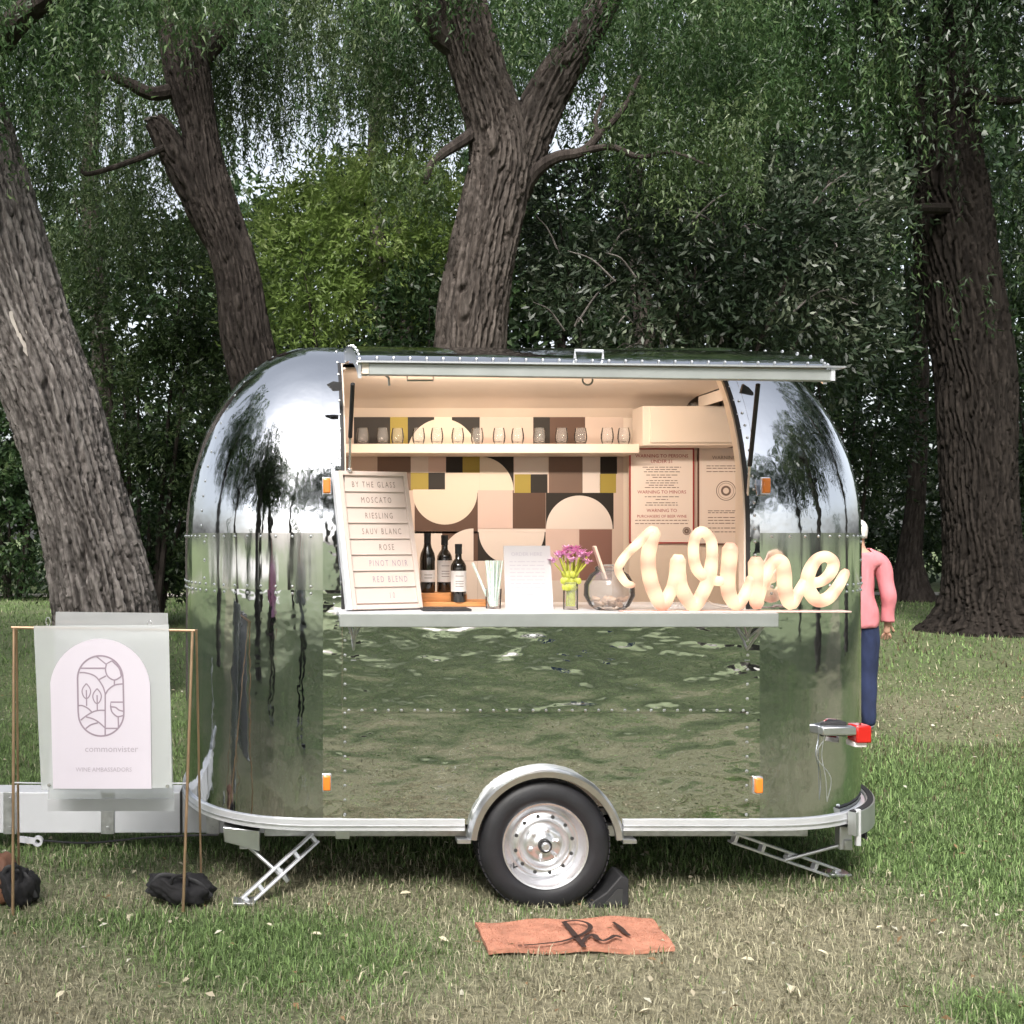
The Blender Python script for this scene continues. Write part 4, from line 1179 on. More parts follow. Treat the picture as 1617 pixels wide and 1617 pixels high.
lg = MB()
def stroke(pts, smooth=True, w=0.0064): ribbon(lg, [G(a, b) for a, b in (crom(pts, 6) if smooth and len(pts) > 2 else pts)], w, (0, -1, 0.045))
ov = [(640 + 385 * math.cos(t), 545 - 385 * math.sin(t)) for t in np.linspace(0, PI, 25)] + [(255 + 0.07 * (y - 545) * 0.3, y) for y in np.linspace(580, 1110, 5)] + \
     [(655 - 385 * math.cos(t), 1135 + 385 * math.sin(t)) for t in np.linspace(0, PI, 25)] + [(1040 - (1110 - y) * 0.02, y) for y in np.linspace(1100, 560, 5)] + [(1025, 545)]
stroke(ov, False, 0.0075)
stroke([(300, 370), (735, 370)], False); stroke([(570, 165), (735, 300), (840, 245)], False)
stroke([(1000, 510), (880, 570), (770, 510), (730, 400), (745, 300)]); stroke([(840, 245), (960, 370), (1000, 510)])
stroke([(290, 445), (400, 450), (560, 510), (680, 670), (725, 800)]); stroke([(725, 800), (725, 1500)], False)
stroke([(625, 560), (740, 500)], False); stroke([(880, 570), (880, 650)], False); stroke([(1030, 635), (890, 655), (780, 730), (725, 820)])
for (cx, cy) in ((405, 760), (587, 845)):
    stroke([(cx, cy - 130), (cx + 55, cy - 60), (cx + 72, cy + 10), (cx + 45, cy + 90), (cx, cy + 125), (cx - 45, cy + 90), (cx - 72, cy + 10), (cx - 55, cy - 60), (cx, cy - 130)], True, 0.0055)
    stroke([(cx, cy - 20), (cx + 5, cy + 250)], False, 0.0058)
stroke([(270, 1005), (340, 1005), (430, 1050), (500, 1115)]); stroke([(310, 1250), (400, 1180), (520, 1110), (620, 1085), (725, 1085)])
stroke([(400, 1195), (520, 1230), (620, 1290), (725, 1385)]); stroke([(395, 1395), (480, 1330), (600, 1295)]); stroke([(725, 1390), (940, 1390)], False)
stroke([(1040, 945), (820, 945), (815, 1020)], False); stroke([(815, 1020), (840, 1110), (910, 1180), (960, 1190), (1040, 1170)]); stroke([(825, 1025), (900, 1035), (960, 1080), (1030, 1100)]); stroke([(945, 1190), (950, 1380)], False)
lg.build('logo_print', M['ink'], card_o, smooth=False)
tm = MB(); o_ = Fp(177, 1186); o_.y -= 0.0197
text_mb(tm, 'commonvister', 0.040, o_, (1, 0, 0.0), (0, 0.045, 1), depth=0, sx=1.02)
tm.build('script_print', M['pale_ink'], card_o, smooth=False)
tm = MB(); o_ = Fp(165, 1217); o_.y -= 0.0197
text_mb(tm, 'WINE AMBASSADORS', 0.027, o_, (1, 0, 0), (0, 0.045, 1), depth=0, sx=0.95)
tm.build('capitals_print', M['pale_ink'], card_o, smooth=False)


def lumpy(name, label, cat, c, rad, m, wob=0.10, seed=1, knot=False):
    """a slack filled bag: flat underneath, creased and sagging, gathered at one end"""
    t = thing(name, label, cat, (c[0], c[1], float(gz(c[0], c[1]))))
    n, k = 56, 34; vs_ = []; g0 = float(gz(c[0], c[1])) - 0.004
    for i in range(k + 1):
        th = PI * i / k
        for q in range(n):
            a = 2 * PI * q / n; x, y, z = math.sin(th) * math.cos(a), math.sin(th) * math.sin(a), math.cos(th)
            sx_ = math.copysign(abs(x) ** .8, x); sy_ = math.copysign(abs(y) ** .8, y); sz_ = math.copysign(abs(z) ** .9, z)
            w = 1 + wob * (math.sin(4 * x + seed) * math.cos(3 * y + 2 * z) + .6 * math.sin(9 * x + 5 * z + seed) * math.sin(7 * y + seed) + .35 * math.sin(19 * x + 8 * y) * math.sin(14 * z + seed))
            cr = -0.16 * math.exp(-((x - .35 * z + .25) / .10) ** 2) * max(0, z) - 0.12 * math.exp(-((x + .2 * y - .4) / .08) ** 2) * max(0, z + .3)
            vs_.append((c[0] + rad[0] * sx_ * w, c[1] + rad[1] * sy_ * w, max(g0, c[2] + rad[2] * sz_ * (w + cr) + rad[2] * .35 * (x < -.2) * math.sin(-x * 1.6))))
    fs_ = [(i * n + q, (i + 1) * n + q, (i + 1) * n + (q + 1) % n, i * n + (q + 1) % n) for i in range(k) for q in range(n)]
    MB().add(vs_, fs_).build('body', m, t, ang=70)
    if knot:
        s_ = MB(); s_.tube(crom([(c[0] - rad[0] * .95, c[1] - rad[1] * .5, c[2]), (c[0] - rad[0] * .55, c[1] - rad[1] * .55, c[2] + rad[2] * 1.25), (c[0] + rad[0] * .1, c[1] - rad[1] * .45, c[2] + rad[2] * 1.05), (c[0] + rad[0] * .6, c[1] - rad[1] * .6, c[2] + rad[2] * .75), (c[0] + rad[0] * 1.02, c[1] - rad[1] * .5, c[2] - rad[2] * .3)], 5), 0.011, 8, flat=0.35); s_.build('strap', M['black'], t)
        s_ = MB(); s_.tube(crom([(c[0] - rad[0] * .2, c[1] - rad[1] * .8, c[2] + rad[2] * .7), (c[0] - rad[0] * .1, c[1] - rad[1] * .9, c[2] + rad[2] * 1.35), (c[0] + rad[0] * .25, c[1] - rad[1] * .7, c[2] + rad[2] * 1.3), (c[0] + rad[0] * .3, c[1] - rad[1] * .8, c[2] + rad[2] * .6)], 5), 0.007, 8); s_.build('handle', M['bag'], t)


lumpy('weight_bag', 'black canvas weight bag on the grass by the right leg of the sign stand', 'weight bag', (P(282, 1410, 5.0).x, 5.03, 0.07), (0.15, 0.10, 0.062), M['bag'], 0.13, 3, True)
lumpy('weight_bag', 'black canvas weight bag at the left leg of the sign stand', 'weight bag', (P(28, 1412, 5.0).x, 5.03, 0.075), (0.085, 0.10, 0.085), M['bag'], 0.12, 5, True)
lumpy('leather_sack', 'brown leather sack at the left edge beside the black weight bag', 'sack', (P(-28, 1395, 5.0).x, 5.06, 0.11), (0.14, 0.10, 0.13), M['sack'], 0.08, 8)
random.seed(11)

# doormat
cA, cB, cC, cD = (P(771, 1501, 4.43), P(1066, 1496, 4.47), P(1030, 1448, 4.85), P(750, 1455, 4.80))
for q in (cA, cB, cC, cD):      # drop each corner to the ground along the line of sight
    s_ = (H - 0.03) / (H - q.z); q.x *= s_; q.y *= s_; q.z = 0.03
matt = thing('doormat', 'coral coir doormat with dark script lettering on the grass in front of the wheel', 'doormat', ((cA.x + cC.x) / 2, (cA.y + cC.y) / 2, 0.0))
nx_, ny_ = 24, 10; mb = MB()
top = [[(cA * (1 - i / nx_) + cB * (i / nx_)) * (1 - j / ny_) + (cD * (1 - i / nx_) + cC * (i / nx_)) * (j / ny_) for i in range(nx_ + 1)] for j in range(ny_ + 1)]
for j in range(ny_ + 1):
    for i in range(nx_ + 1):
        top[j][i] = top[j][i] + Vector((0, 0, 0.006 * math.sin(i * 0.6 + j * 0.3) + 0.004 * math.sin(j * 1.1 + i * 0.2)))
W_ = nx_ + 1
vs_ = [p for r in top for p in r] + [p - Vector((0, 0, 0.018)) for r in top for p in r]
n_ = (nx_ + 1) * (ny_ + 1)
fs_ = [(j*W_+i, j*W_+i+1, (j+1)*W_+i+1, (j+1)*W_+i) for j in range(ny_) for i in range(nx_)] + [tuple(n_ + k for k in (j*W_+i, j*W_+i+1, (j+1)*W_+i+1, (j+1)*W_+i)) for j in range(ny_) for i in range(nx_)]
bd_ = [(0, i) for i in range(nx_)] + [(j, nx_) for j in range(ny_)] + [(ny_, i) for i in range(nx_, 0, -1)] + [(j, 0) for j in range(ny_, 0, -1)]
ix = [j * W_ + i for j, i in bd_]
fs_ += [(ix[k], ix[(k+1) % len(ix)], n_ + ix[(k+1) % len(ix)], n_ + ix[k]) for k in range(len(ix))]
mb.add(vs_, fs_).build('pile', M['coir'], matt, ang=50)


tu = RNG.random((5200, 2)); bl_ = np.array([tuple(cA), tuple(cB), tuple(cC), tuple(cD)])
tp = bl_[0] * ((1 - tu[:, :1]) * (1 - tu[:, 1:])) + bl_[1] * (tu[:, :1] * (1 - tu[:, 1:])) + bl_[2] * (tu[:, :1] * tu[:, 1:]) + bl_[3] * ((1 - tu[:, :1]) * tu[:, 1:])
tp[:, 2] += 0.006 * np.sin(tu[:, 0] * 24 * .6 + tu[:, 1] * 3) + 0.004 * np.sin(tu[:, 1] * 11 + tu[:, 0] * 4.8) - .001
td = RNG.normal(size=(5200, 3)); td[:, 2] = abs(td[:, 2]) * .8 + .2; td /= np.linalg.norm(td, axis=1, keepdims=True); ts = np.cross(td, RNG.normal(size=(5200, 3))); ts /= np.linalg.norm(ts, axis=1, keepdims=True)
tl = RNG.uniform(.004, .011, (5200, 1)); TV = np.stack([tp - ts * .0012, tp + ts * .0012, tp + td * tl], 1)
ink_ = np.zeros(5200, bool)
tag(np_mesh('coir_tufts', TV.reshape(-1, 3), np.arange(15600).reshape(-1, 3), mat('coir_fibre', (0.50, 0.23, 0.15), .95, col2=(0.34, 0.13, 0.08), vscale=60), matt), kind='stuff')


def mat_pt(x, y):
    px, py = 740 + x / 4.756, 1430 + y / 4.756
    d = P(px, py, 1.0) - Vector((0, 0, H)); s_ = (H - 0.0465) / -d.z
    q = Vector((0, 0, H)) + d * s_
    return q


lt = MB()
def mstroke(pts, ws): 
    cc = crom([(*p, w) for p, w in zip(pts, ws)], 6); ribbon(lt, [mat_pt(a, b) for a, b, _ in cc], [w * 0.62 + 0.005 for _, _, w in cc], (0, 0, 1))
mstroke([(370, 297), (400, 297)], [.010, .010]); mstroke([(415, 297), (560, 285), (700, 268), (790, 240), (870, 205), (915, 165), (890, 130), (810, 112), (715, 120)], [.010, .010, .014, .016, .018, .024, .022, .016, .014])
mstroke([(715, 120), (790, 210), (870, 310)], [.028, .034, .024]); mstroke([(855, 275), (890, 230), (940, 220), (965, 245), (1010, 262), (1060, 245), (1100, 225), (1150, 240)], [.02, .022, .034, .03, .018, .018, .026, .012])
mstroke([(1085, 122), (1140, 165), (1180, 205), (1215, 225)], [.014, .028, .024, .010])
lt.build('lettering', M['mark'], matt, smooth=False)

# wheel chock
t = thing('wheel_chock', 'black rubber wheel chock wedged behind the trailer wheel', 'wheel chock', (P(965, 1420, 5.0).x, 5.0, 0))
ck = MB(); x0_, x1_ = P(925, 1425, 5.0).x, P(990, 1425, 5.0).x
ck.prism([(x0_ - 0.02, 4.97, 0.0), (x1_, 4.97, 0.0), (x1_, 4.97, 0.135), (x1_ - 0.035, 4.97, 0.15), (x1_ - 0.1, 4.97, 0.075)], (0, 0.15, 0)); ck.build('wedge', M['black'], t, bevel=0.006)
ck = MB(); ck.prism([(x0_ + 0.07, 4.962, 0.02), (x1_ - 0.03, 4.962, 0.02), (x1_ - 0.03, 4.962, 0.09), (x1_ - 0.055, 4.962, 0.09)], (0, 0.006, 0)); ck.build('web', M['dark'], t)
# ------------------------------------------------------------------ people
def person(label, loc, rz, top_m, leg_m, hair_m, pose, group=None, scale=1.0, long_hair=False):
    t = thing('person', label, 'person', loc, group)
    J, E, RD = [], [], []
    def j(p, r, par=None, ry=None):
        J.append(Vector(p) * scale); RD.append((r * scale, (ry or r) * scale))
        if par is not None: E.append((par, len(J) - 1))
        return len(J) - 1
    pel = j((0, 0, 0.95), 0.150, ry=0.105)
    wai = j((0, 0, 1.10), 0.125, pel, 0.095); che = j((0, 0.0, 1.30), 0.150, wai, 0.105); shl = j((0, 0, 1.42), 0.115, che, 0.085)
    nek = j((0, 0.01, 1.49), 0.052, shl); hd1 = j((0, -0.005, 1.57), 0.075, nek, 0.085); hd2 = j((0, -0.005, 1.645), 0.080, hd1, 0.092); j((0, 0.0, 1.70), 0.045, hd2, 0.055)
    nose = j((0, -0.098, 1.60), 0.012, hd1)
    for s in (-1, 1):
        st = pose['step'] * s
        hip = j((s * 0.09, 0, 0.90), 0.092, pel); kne = j((s * 0.10, -0.03 + st * 0.12, 0.49), 0.062, hip); ank = j((s * 0.105, st * 0.25, 0.09), 0.040, kne)
        toe = j((s * 0.115, -0.14 + st * 0.25, 0.035), 0.036, ank)
        sh = j((s * 0.180, 0, 1.39), 0.052, shl)
        el, wr = pose['arm'][0 if s < 0 else 1]
        elb = j((s * el[0], el[1], el[2]), 0.034, sh); w = j((s * wr[0], wr[1], wr[2]), 0.027, elb)
        d = (Vector((s * wr[0], wr[1], wr[2])) - Vector((s * el[0], el[1], el[2]))).normalized()
        side = d.cross(Vector((0, 0, 1)));
        if side.length < 0.1: side = Vector((0, 1, 0))
        side.normalize()
        palm = j(Vector(J[w]) / scale + d * 0.06, 0.030, w, 0.018)
        for k in range(4):
            f0 = Vector(J[palm]) / scale; off = (k - 1.5) * 0.019
            a_ = j(f0 + d * 0.045 + side * off, 0.0095, palm); j(f0 + d * (0.085 - abs(k - 1.3) * 0.008) + side * off * 1.1 + Vector((0, -0.012, 0)), 0.008, a_)
        th = j(Vector(J[w]) / scale + d * 0.035 + side * 0.035, 0.010, w); j(Vector(J[w]) / scale + d * 0.07 + side * 0.052, 0.0085, th)
    me = bpy.data.meshes.new('body'); me.from_pydata([tuple(p) for p in J], E, [])
    o = bpy.data.objects.new('body', me); COL.objects.link(o)
    sk = o.modifiers.new('skin', 'SKIN'); sk.branch_smoothing = 0.4
    lay = me.skin_vertices[0].data
    for i, r in enumerate(RD): lay[i].radius = r; lay[i].use_root = (i == 0)
    ss = o.modifiers.new('sub', 'SUBSURF'); ss.levels = 2; ss.render_levels = 2
    dg = bpy.context.evaluated_depsgraph_get()
    m2 = bpy.data.meshes.new_from_object(o.evaluated_get(dg))
    bpy.data.objects.remove(o); bpy.data.meshes.remove(me)
    rot = Matrix.Rotation(rz, 4, 'Z'); m2.transform(rot)
    m2.materials.clear(); m2.materials.append(M['skin']); m2.shade_smooth(); m2.name = 'body'
    b = link(bpy.data.objects.new('body', m2)); b.parent = t
    inv = rot.inverted()

    def cloth(name, test, infl, m, hem=None):
        if hem is not None:      # a clean hem: cut the body's faces level first
            bm = bmesh.new(); bm.from_mesh(m2)
            bmesh.ops.bisect_plane(bm, geom=bm.verts[:] + bm.edges[:] + bm.faces[:], plane_co=(0, 0, hem * scale), plane_no=(0, 0, 1))
            bm.to_mesh(m2); bm.free()
        m2.update()
        keep = []
        for p in m2.polygons:
            c = inv @ p.center
            if test(c.x / scale, c.y / scale, c.z / scale): keep.append(tuple(p.vertices))
        ids = sorted({i for f in keep for i in f}); mp = {a: k for k, a in enumerate(ids)}
        nv = [m2.vertices[i].co + m2.vertices[i].normal * (infl * (1 + 0.25 * math.sin(m2.vertices[i].co.z * 31 + m2.vertices[i].co.x * 23))) for i in ids]
        mm = bpy.data.meshes.new(name); mm.from_pydata([tuple(q) for q in nv], [], [tuple(mp[i] for i in f) for f in keep]); mm.materials.append(m); mm.shade_smooth()
        ob = link(bpy.data.objects.new(name, mm)); ob.parent = t
        so = ob.modifiers.new('solid', 'SOLIDIFY'); so.thickness = 0.006; so.offset = 1
    wr_z = min(pose['arm'][0][1][2], pose['arm'][1][1][2])
    cloth('trousers', lambda x, y, z: (0.09 < z < 1.0 and abs(x) < 0.235 and z < wr_z + 9 and not (abs(x) > 0.2 and z > 0.6)), 0.007, leg_m)
    def top_test(x, y, z):
        if not (0.865 < z < 1.47): return False
        if z > 1.44 and abs(x) < 0.07: return False
        for s, (el, wr) in zip((-1, 1), pose['arm']):
            wv = Vector((s * wr[0], wr[1], wr[2])); ev = Vector((s * el[0], el[1], el[2])); dd = (wv - ev).normalized()
            if x * s > 0.12 and (Vector((x, y, z)) - wv).dot(dd) > -0.02 and (Vector((x, y, z)) - wv).length < 0.2: return False
        return not (z < 0.90 and abs(x) > 0.24)
    cloth('shirt', top_test, 0.017, top_m, 0.865)
    cloth('shoes', lambda x, y, z: z < 0.085, 0.007, M['shoe'])
    hz = 1.44 if long_hair else 1.56
    cloth('hair', lambda x, y, z: z > hz and abs(x) < 0.12 and (y > 0.0 or z > 1.655) , 0.016, hair_m)
    return t


ARM_REST = ((0.235, 0.02, 1.13), (0.25, -0.05, 0.89))
ARM_BENT = ((0.245, 0.04, 1.13), (0.262, -0.14, 1.27))
ARM_UP = ((0.25, -0.12, 1.18), (0.12, -0.30, 1.40))
Yp = 8.6; xp = P(1352, 1000, Yp).x
person('person in a pink top and navy jeans with white hair, turned away behind the trailer', (xp, Yp, float(gz(xp, Yp))), R(172), M['shirt'], M['navy'], M['whitehair'], dict(step=0.12, arm=(ARM_REST, ARM_REST)), scale=0.985)
person('person in a white top and blue jeans on the lawn, mirrored under the counter', (4.7, -7.5, float(gz(4.7, -7.5))), R(180), M['whitecloth'], M['blue'], M['brownhair'], dict(step=0.1, arm=(ARM_REST, ARM_REST)))
person('person in grey top and black trousers mirrored in the rounded trailer end', (-0.75, 0.55, float(gz(-0.75, 0.55))), R(180), M['greycloth'], M['blackcloth'], M['brownhair'], dict(step=0.05, arm=(ARM_UP, ARM_UP)))
person('person in a pink top and black trousers mirrored in the rounded trailer end', (-2.9, 1.3, float(gz(-2.9, 1.3))), R(150), M['petal'], M['blackcloth'], M['brownhair'], dict(step=0.1, arm=(ARM_REST, ARM_BENT)), long_hair=True)
# ------------------------------------------------------------------ trees
def rot_rand(n): return RNG.normal(size=(n, 3))


def unit(a): return a / np.maximum(1e-9, np.linalg.norm(a, axis=1, keepdims=True))


def leaf_mesh(name, base, d, L, Wd, m, parent=None, curl=0.15, tri=False):
    """one folded four-sided leaf (or one slim triangle) per row of base"""
    n = len(base); d = unit(d); s = unit(np.cross(d, rot_rand(n))); nn = np.cross(s, d)
    L = np.asarray(L).reshape(-1, 1) * np.ones((n, 1)); Wd = np.asarray(Wd).reshape(-1, 1) * np.ones((n, 1))
    if tri:
        V = np.empty((n, 3, 3)); V[:, 0] = base + s * Wd * .5; V[:, 1] = base - s * Wd * .5 + d * L * .2; V[:, 2] = base + d * L
        return np_mesh(name, V.reshape(-1, 3), np.arange(n * 3).reshape(n, 3), m, parent)
    mid = base + d * L * 0.45
    V = np.empty((n, 4, 3)); V[:, 0] = base; V[:, 1] = mid + s * Wd / 2 + nn * L * curl * 0.4; V[:, 2] = base + d * L - nn * L * curl; V[:, 3] = mid - s * Wd / 2 + nn * L * curl * 0.4
    return np_mesh(name, V.reshape(-1, 3), np.arange(n * 4).reshape(n, 4), m, parent)


def hanging(start, length, out, per, jit=0.05):
    """points and directions of leaves along drooping strands"""
    n = len(start); t = np.tile(np.linspace(0.05, 1, per), (n, 1)) + RNG.normal(0, 0.4 / per, (n, per)); t = np.clip(t, 0, 1.05)
    le = length.reshape(-1, 1)
    h = out[:, None, :] * (le * 0.55 * (1 - (1 - t) ** 2))[..., None]
    z = -(le * 0.95 * t ** 1.6)
    p = start[:, None, :] + h; p[..., 2] += z
    p = p.reshape(-1, 3) + RNG.normal(0, jit * 0.4, (n * per, 3))
    d = np.repeat(out, per, axis=0) * 0.35 + RNG.normal(0, 0.5, (n * per, 3)); d[:, 2] -= 0.75
    return p, d


def spray(start, length, dr, per, jit=0.04):
    n = len(start); t = np.tile(np.linspace(0.1, 1, per), (n, 1)) + RNG.normal(0, 0.3 / per, (n, per))
    le = length.reshape(-1, 1)
    p = start[:, None, :] + dr[:, None, :] * (le * t)[..., None]; p[..., 2] -= le * 0.35 * t ** 2
    p = p.reshape(-1, 3) + RNG.normal(0, jit, (n * per, 3))
    d = np.repeat(dr, per, axis=0) * 0.6 + RNG.normal(0, 0.6, (n * per, 3)); d[:, 2] -= 0.15
    return p, d


def region(n, x0, x1, y0, y1, Y0, Y1, thin=None):
    Y = RNG.uniform(Y0, Y1, n); x = RNG.uniform(x0, x1, n); y = RNG.uniform(y0, y1, n)
    return np.stack([(x - X0) * Y / F, Y, H + (HY - y) * Y / F], 1)


def ellip(n, c, r, hollow=0.35):
    v = unit(rot_rand(n)); rad = (hollow + (1 - hollow) * RNG.random(n)) ** 0.6
    return np.array(c) + v * rad[:, None] * np.array(r), v


def clumped(pts, holes, keep):
    """thin out points with a smooth 3-D field so that gaps show"""
    f = np.sin(pts[:, 0] * 2.1 + 0.7 * pts[:, 2] + holes) * np.sin(pts[:, 2] * 2.4 + holes * 1.7) + 0.6 * np.sin(pts[:, 0] * 4.7 + pts[:, 1] * 1.3 + holes * 3) * np.sin(pts[:, 2] * 5.1 - holes)
    return pts[f > keep]


LEAF = dict(
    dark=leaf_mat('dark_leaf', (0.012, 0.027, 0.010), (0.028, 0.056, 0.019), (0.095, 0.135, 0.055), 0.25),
    mid=leaf_mat('mid_leaf', (0.022, 0.052, 0.016), (0.055, 0.105, 0.034), (0.20, 0.27, 0.12), 0.42),
    teal=leaf_mat('grey_green_leaf', (0.024, 0.046, 0.015), (0.060, 0.096, 0.034), (0.23, 0.29, 0.14), 0.36),
    grey=leaf_mat('dull_shrub_leaf', (0.012, 0.024, 0.012), (0.032, 0.050, 0.026), (0.19, 0.215, 0.15), 0.25),
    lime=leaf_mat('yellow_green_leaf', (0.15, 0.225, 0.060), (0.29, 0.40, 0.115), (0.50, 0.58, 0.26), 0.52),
)


def bark_mat(name, c1, c2):
    m = bpy.data.materials.new(name); m.use_nodes = True
    N, L = m.node_tree.nodes, m.node_tree.links
    b = N['Principled BSDF']; b.inputs['Roughness'].default_value = 0.92; b.inputs['Specular IOR Level'].default_value = 0.15
    g = N.new('ShaderNodeNewGeometry'); mp = N.new('ShaderNodeMapping'); mp.inputs['Scale'].default_value = (14, 14, 3)
    L.new(g.outputs['Position'], mp.inputs['Vector'])
    nz = N.new('ShaderNodeTexNoise'); nz.inputs['Scale'].default_value = 1.2; nz.inputs['Detail'].default_value = 8; nz.inputs['Roughness'].default_value = 0.7
    L.new(mp.outputs[0], nz.inputs['Vector'])
    mr = N.new('ShaderNodeMapRange'); mr.inputs[1].default_value = 0.35; mr.inputs[2].default_value = 0.68
    cr = N.new('ShaderNodeMix'); cr.data_type = 'RGBA'; cr.inputs['A'].default_value = (*c1, 1); cr.inputs['B'].default_value = (*c2, 1)
    L.new(nz.outputs['Fac'], mr.inputs[0]); L.new(mr.outputs[0], cr.inputs['Factor'])
    at = N.new('ShaderNodeAttribute'); at.attribute_name = 'plate'
    mxa = N.new('ShaderNodeMath'); mxa.operation = 'MULTIPLY_ADD'; mxa.inputs[1].default_value = 1.0; mxa.inputs[2].default_value = 0.0
    isz = N.new('ShaderNodeMath'); isz.operation = 'LESS_THAN'; isz.inputs[1].default_value = 0.01      # plain branches carry no plates
    L.new(at.outputs['Fac'], isz.inputs[0]); L.new(at.outputs['Fac'], mxa.inputs[0]); L.new(isz.outputs[0], mxa.inputs[2])
    sc_ = N.new('ShaderNodeVectorMath'); sc_.operation = 'SCALE'
    L.new(cr.outputs['Result'], sc_.inputs[0]); L.new(mxa.outputs[0], sc_.inputs['Scale']); L.new(sc_.outputs[0], b.inputs['Base Color'])
    bp = N.new('ShaderNodeBump'); bp.inputs['Distance'].default_value = 0.02; L.new(nz.outputs['Fac'], bp.inputs['Height']); L.new(bp.outputs[0], b.inputs['Normal'])
    return m


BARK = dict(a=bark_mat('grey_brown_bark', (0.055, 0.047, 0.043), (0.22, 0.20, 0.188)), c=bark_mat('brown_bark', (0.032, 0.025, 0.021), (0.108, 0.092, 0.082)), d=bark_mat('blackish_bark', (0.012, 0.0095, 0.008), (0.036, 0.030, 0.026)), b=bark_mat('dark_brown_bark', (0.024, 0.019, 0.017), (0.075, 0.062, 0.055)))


def bark_tube(path, rad, nth, nl, depth, cw=0.062, cl=1.25, seed=0, twist=0.0, flare=0.0):
    """a trunk with furrowed bark: long plates with real grooves between them"""
    c = crom([(*p, r) for p, r in zip(path, rad)], max(2, nl // (len(path) - 1)))
    P3, rr = c[:, :3], c[:, 3]
    n = len(P3)
    s = np.concatenate([[0], np.cumsum(np.linalg.norm(np.diff(P3, axis=0), axis=1))])
    T = np.gradient(P3, axis=0); T = unit(T)
    e1 = unit(np.cross(T, np.tile((0, 1.0, 0.02), (n, 1)))); e2 = np.cross(T, e1)
    th = np.linspace(0, 2 * PI, nth, endpoint=False)
    TH, SS = np.meshgrid(th, s); RR = rr[:, None] * np.ones_like(TH)
    Rm = float(np.mean(rr)); ncell = max(8, int(round(2 * PI * Rm / (cw * 1.5))))
    U = TH / (2 * PI) * ncell; A = TH
    w1 = 0.62 * np.sin(SS * 2 * PI / cl + 2.0 * np.sin(A * 3 + seed) + seed) + 0.20 * np.sin(SS * 7 + A * 4) + 0.10 * np.sin(SS * 23 + A * 9) + 0.05 * np.sin(SS * 61 - A * 17)
    w2 = 0.62 * np.sin(SS * 2 * PI / (cl * 1.27) + 2.3 * np.sin(A * 2 - seed) + 1.7) + 0.26 * np.sin(SS * 9.1 - A * 5 + 1) + 0.10 * np.sin(SS * 33 - A * 11)
    def tri(u): return 1 - np.abs(2 * (u - np.floor(u)) - 1)
    nz_ = 0.5 * np.sin(SS * 4.3 + 3 * np.sin(A * 4 + seed) + seed) + 0.5 * np.sin(A * 7 + 2.5 * np.sin(SS * 2.9) + 2 * seed)
    r1 = tri(U + 0.75 * w1 + twist * SS); r3 = tri(U * 1.9 + 0.9 * w2 + twist * 1.9 * SS)
    g1 = np.clip((r1 + 0.14 * nz_ - 0.08) / 0.27, 0, 1); g1 = g1 * g1 * (3 - 2 * g1)
    g2 = 1 - np.clip((r3 - 0.06) / 0.30, 0, 1); g2 = g2 * np.clip(0.55 + 0.75 * nz_, 0, 1)
    g = np.clip(g1 - 0.55 * g2 * g1, 0, 1)
    rs = np.random.default_rng(seed + 100)
    k_ = rs.integers(0, 1000); HH = 0.5 + 0.5 * np.sin(np.floor(U + w1 + twist * SS) * 12.9898 + np.floor(SS / 0.42 + 3 * np.sin(U * 1.7)) * 4.1 + k_)
    fine = 0.5 * np.sin(U * 15 + 3 * w1 + 2 * np.sin(SS * 13)) + 0.35 * np.sin(SS * 57 + 5 * np.sin(U * 3.1) + A * 6) + 0.3 * np.sin(U * 31 + SS * 9 + 2 * np.sin(SS * 37))
    disp = depth * 1.9 * (g * (0.70 + 0.38 * HH) - 0.65) + depth * 0.15 * fine
    tint = np.clip(0.55 + 0.75 * HH + 0.22 * np.sin(U * 9.7 + SS * 21) * np.sin(SS * 8.3 + A * 3), 0.3, 1.6)
    lump = RR * (0.03 * np.sin(TH * 2 + SS * 1.3 + seed) + 0.022 * np.sin(TH * 3 - SS * 2.1 + seed * 2))
    if flare: lump = lump + RR * flare * np.exp(-SS / 0.45) * (0.6 + 0.5 * np.sin(TH * 5 + seed))
    q = RR + disp + lump
    V = P3[:, None, :] + e1[:, None, :] * (q * np.cos(TH))[..., None] + e2[:, None, :] * (q * np.sin(TH))[..., None]
    i = np.arange(n - 1)[:, None] * nth; k = np.arange(nth)[None, :]; k2 = (k + 1) % nth
    Fq = np.stack([i + k, i + k2, i + nth + k2, i + nth + k], -1).reshape(-1, 4)
    global BARK_TINT
    BARK_TINT = np.repeat(tint.reshape(-1, 1), 4, axis=1)
    return V.reshape(-1, 3), Fq


def trunk_obj(name, path, rad, m, parent, nth=110, nl=200, depth=0.030, seed=0, **kw):
    V, Fq = bark_tube([tuple(p) for p in path], rad, nth, nl, depth, seed=seed, **kw)
    return np_mesh(name, V, Fq, m, parent, smooth=True, attr={'plate': BARK_TINT})


def branch_obj(pts, r0, r1, m, parent, name='branch'):
    c = crom([tuple(p) for p in pts], 6); n = len(c)
    b = MB(); b.tube(c, list(np.linspace(r0, r1, n)), 9); return b.build(name, m, parent)


def base_pt(x, Y, dz=-0.05):
    X = (x - X0) * Y / F
    return Vector((X, Y, float(gz(X, Y)) + dz))


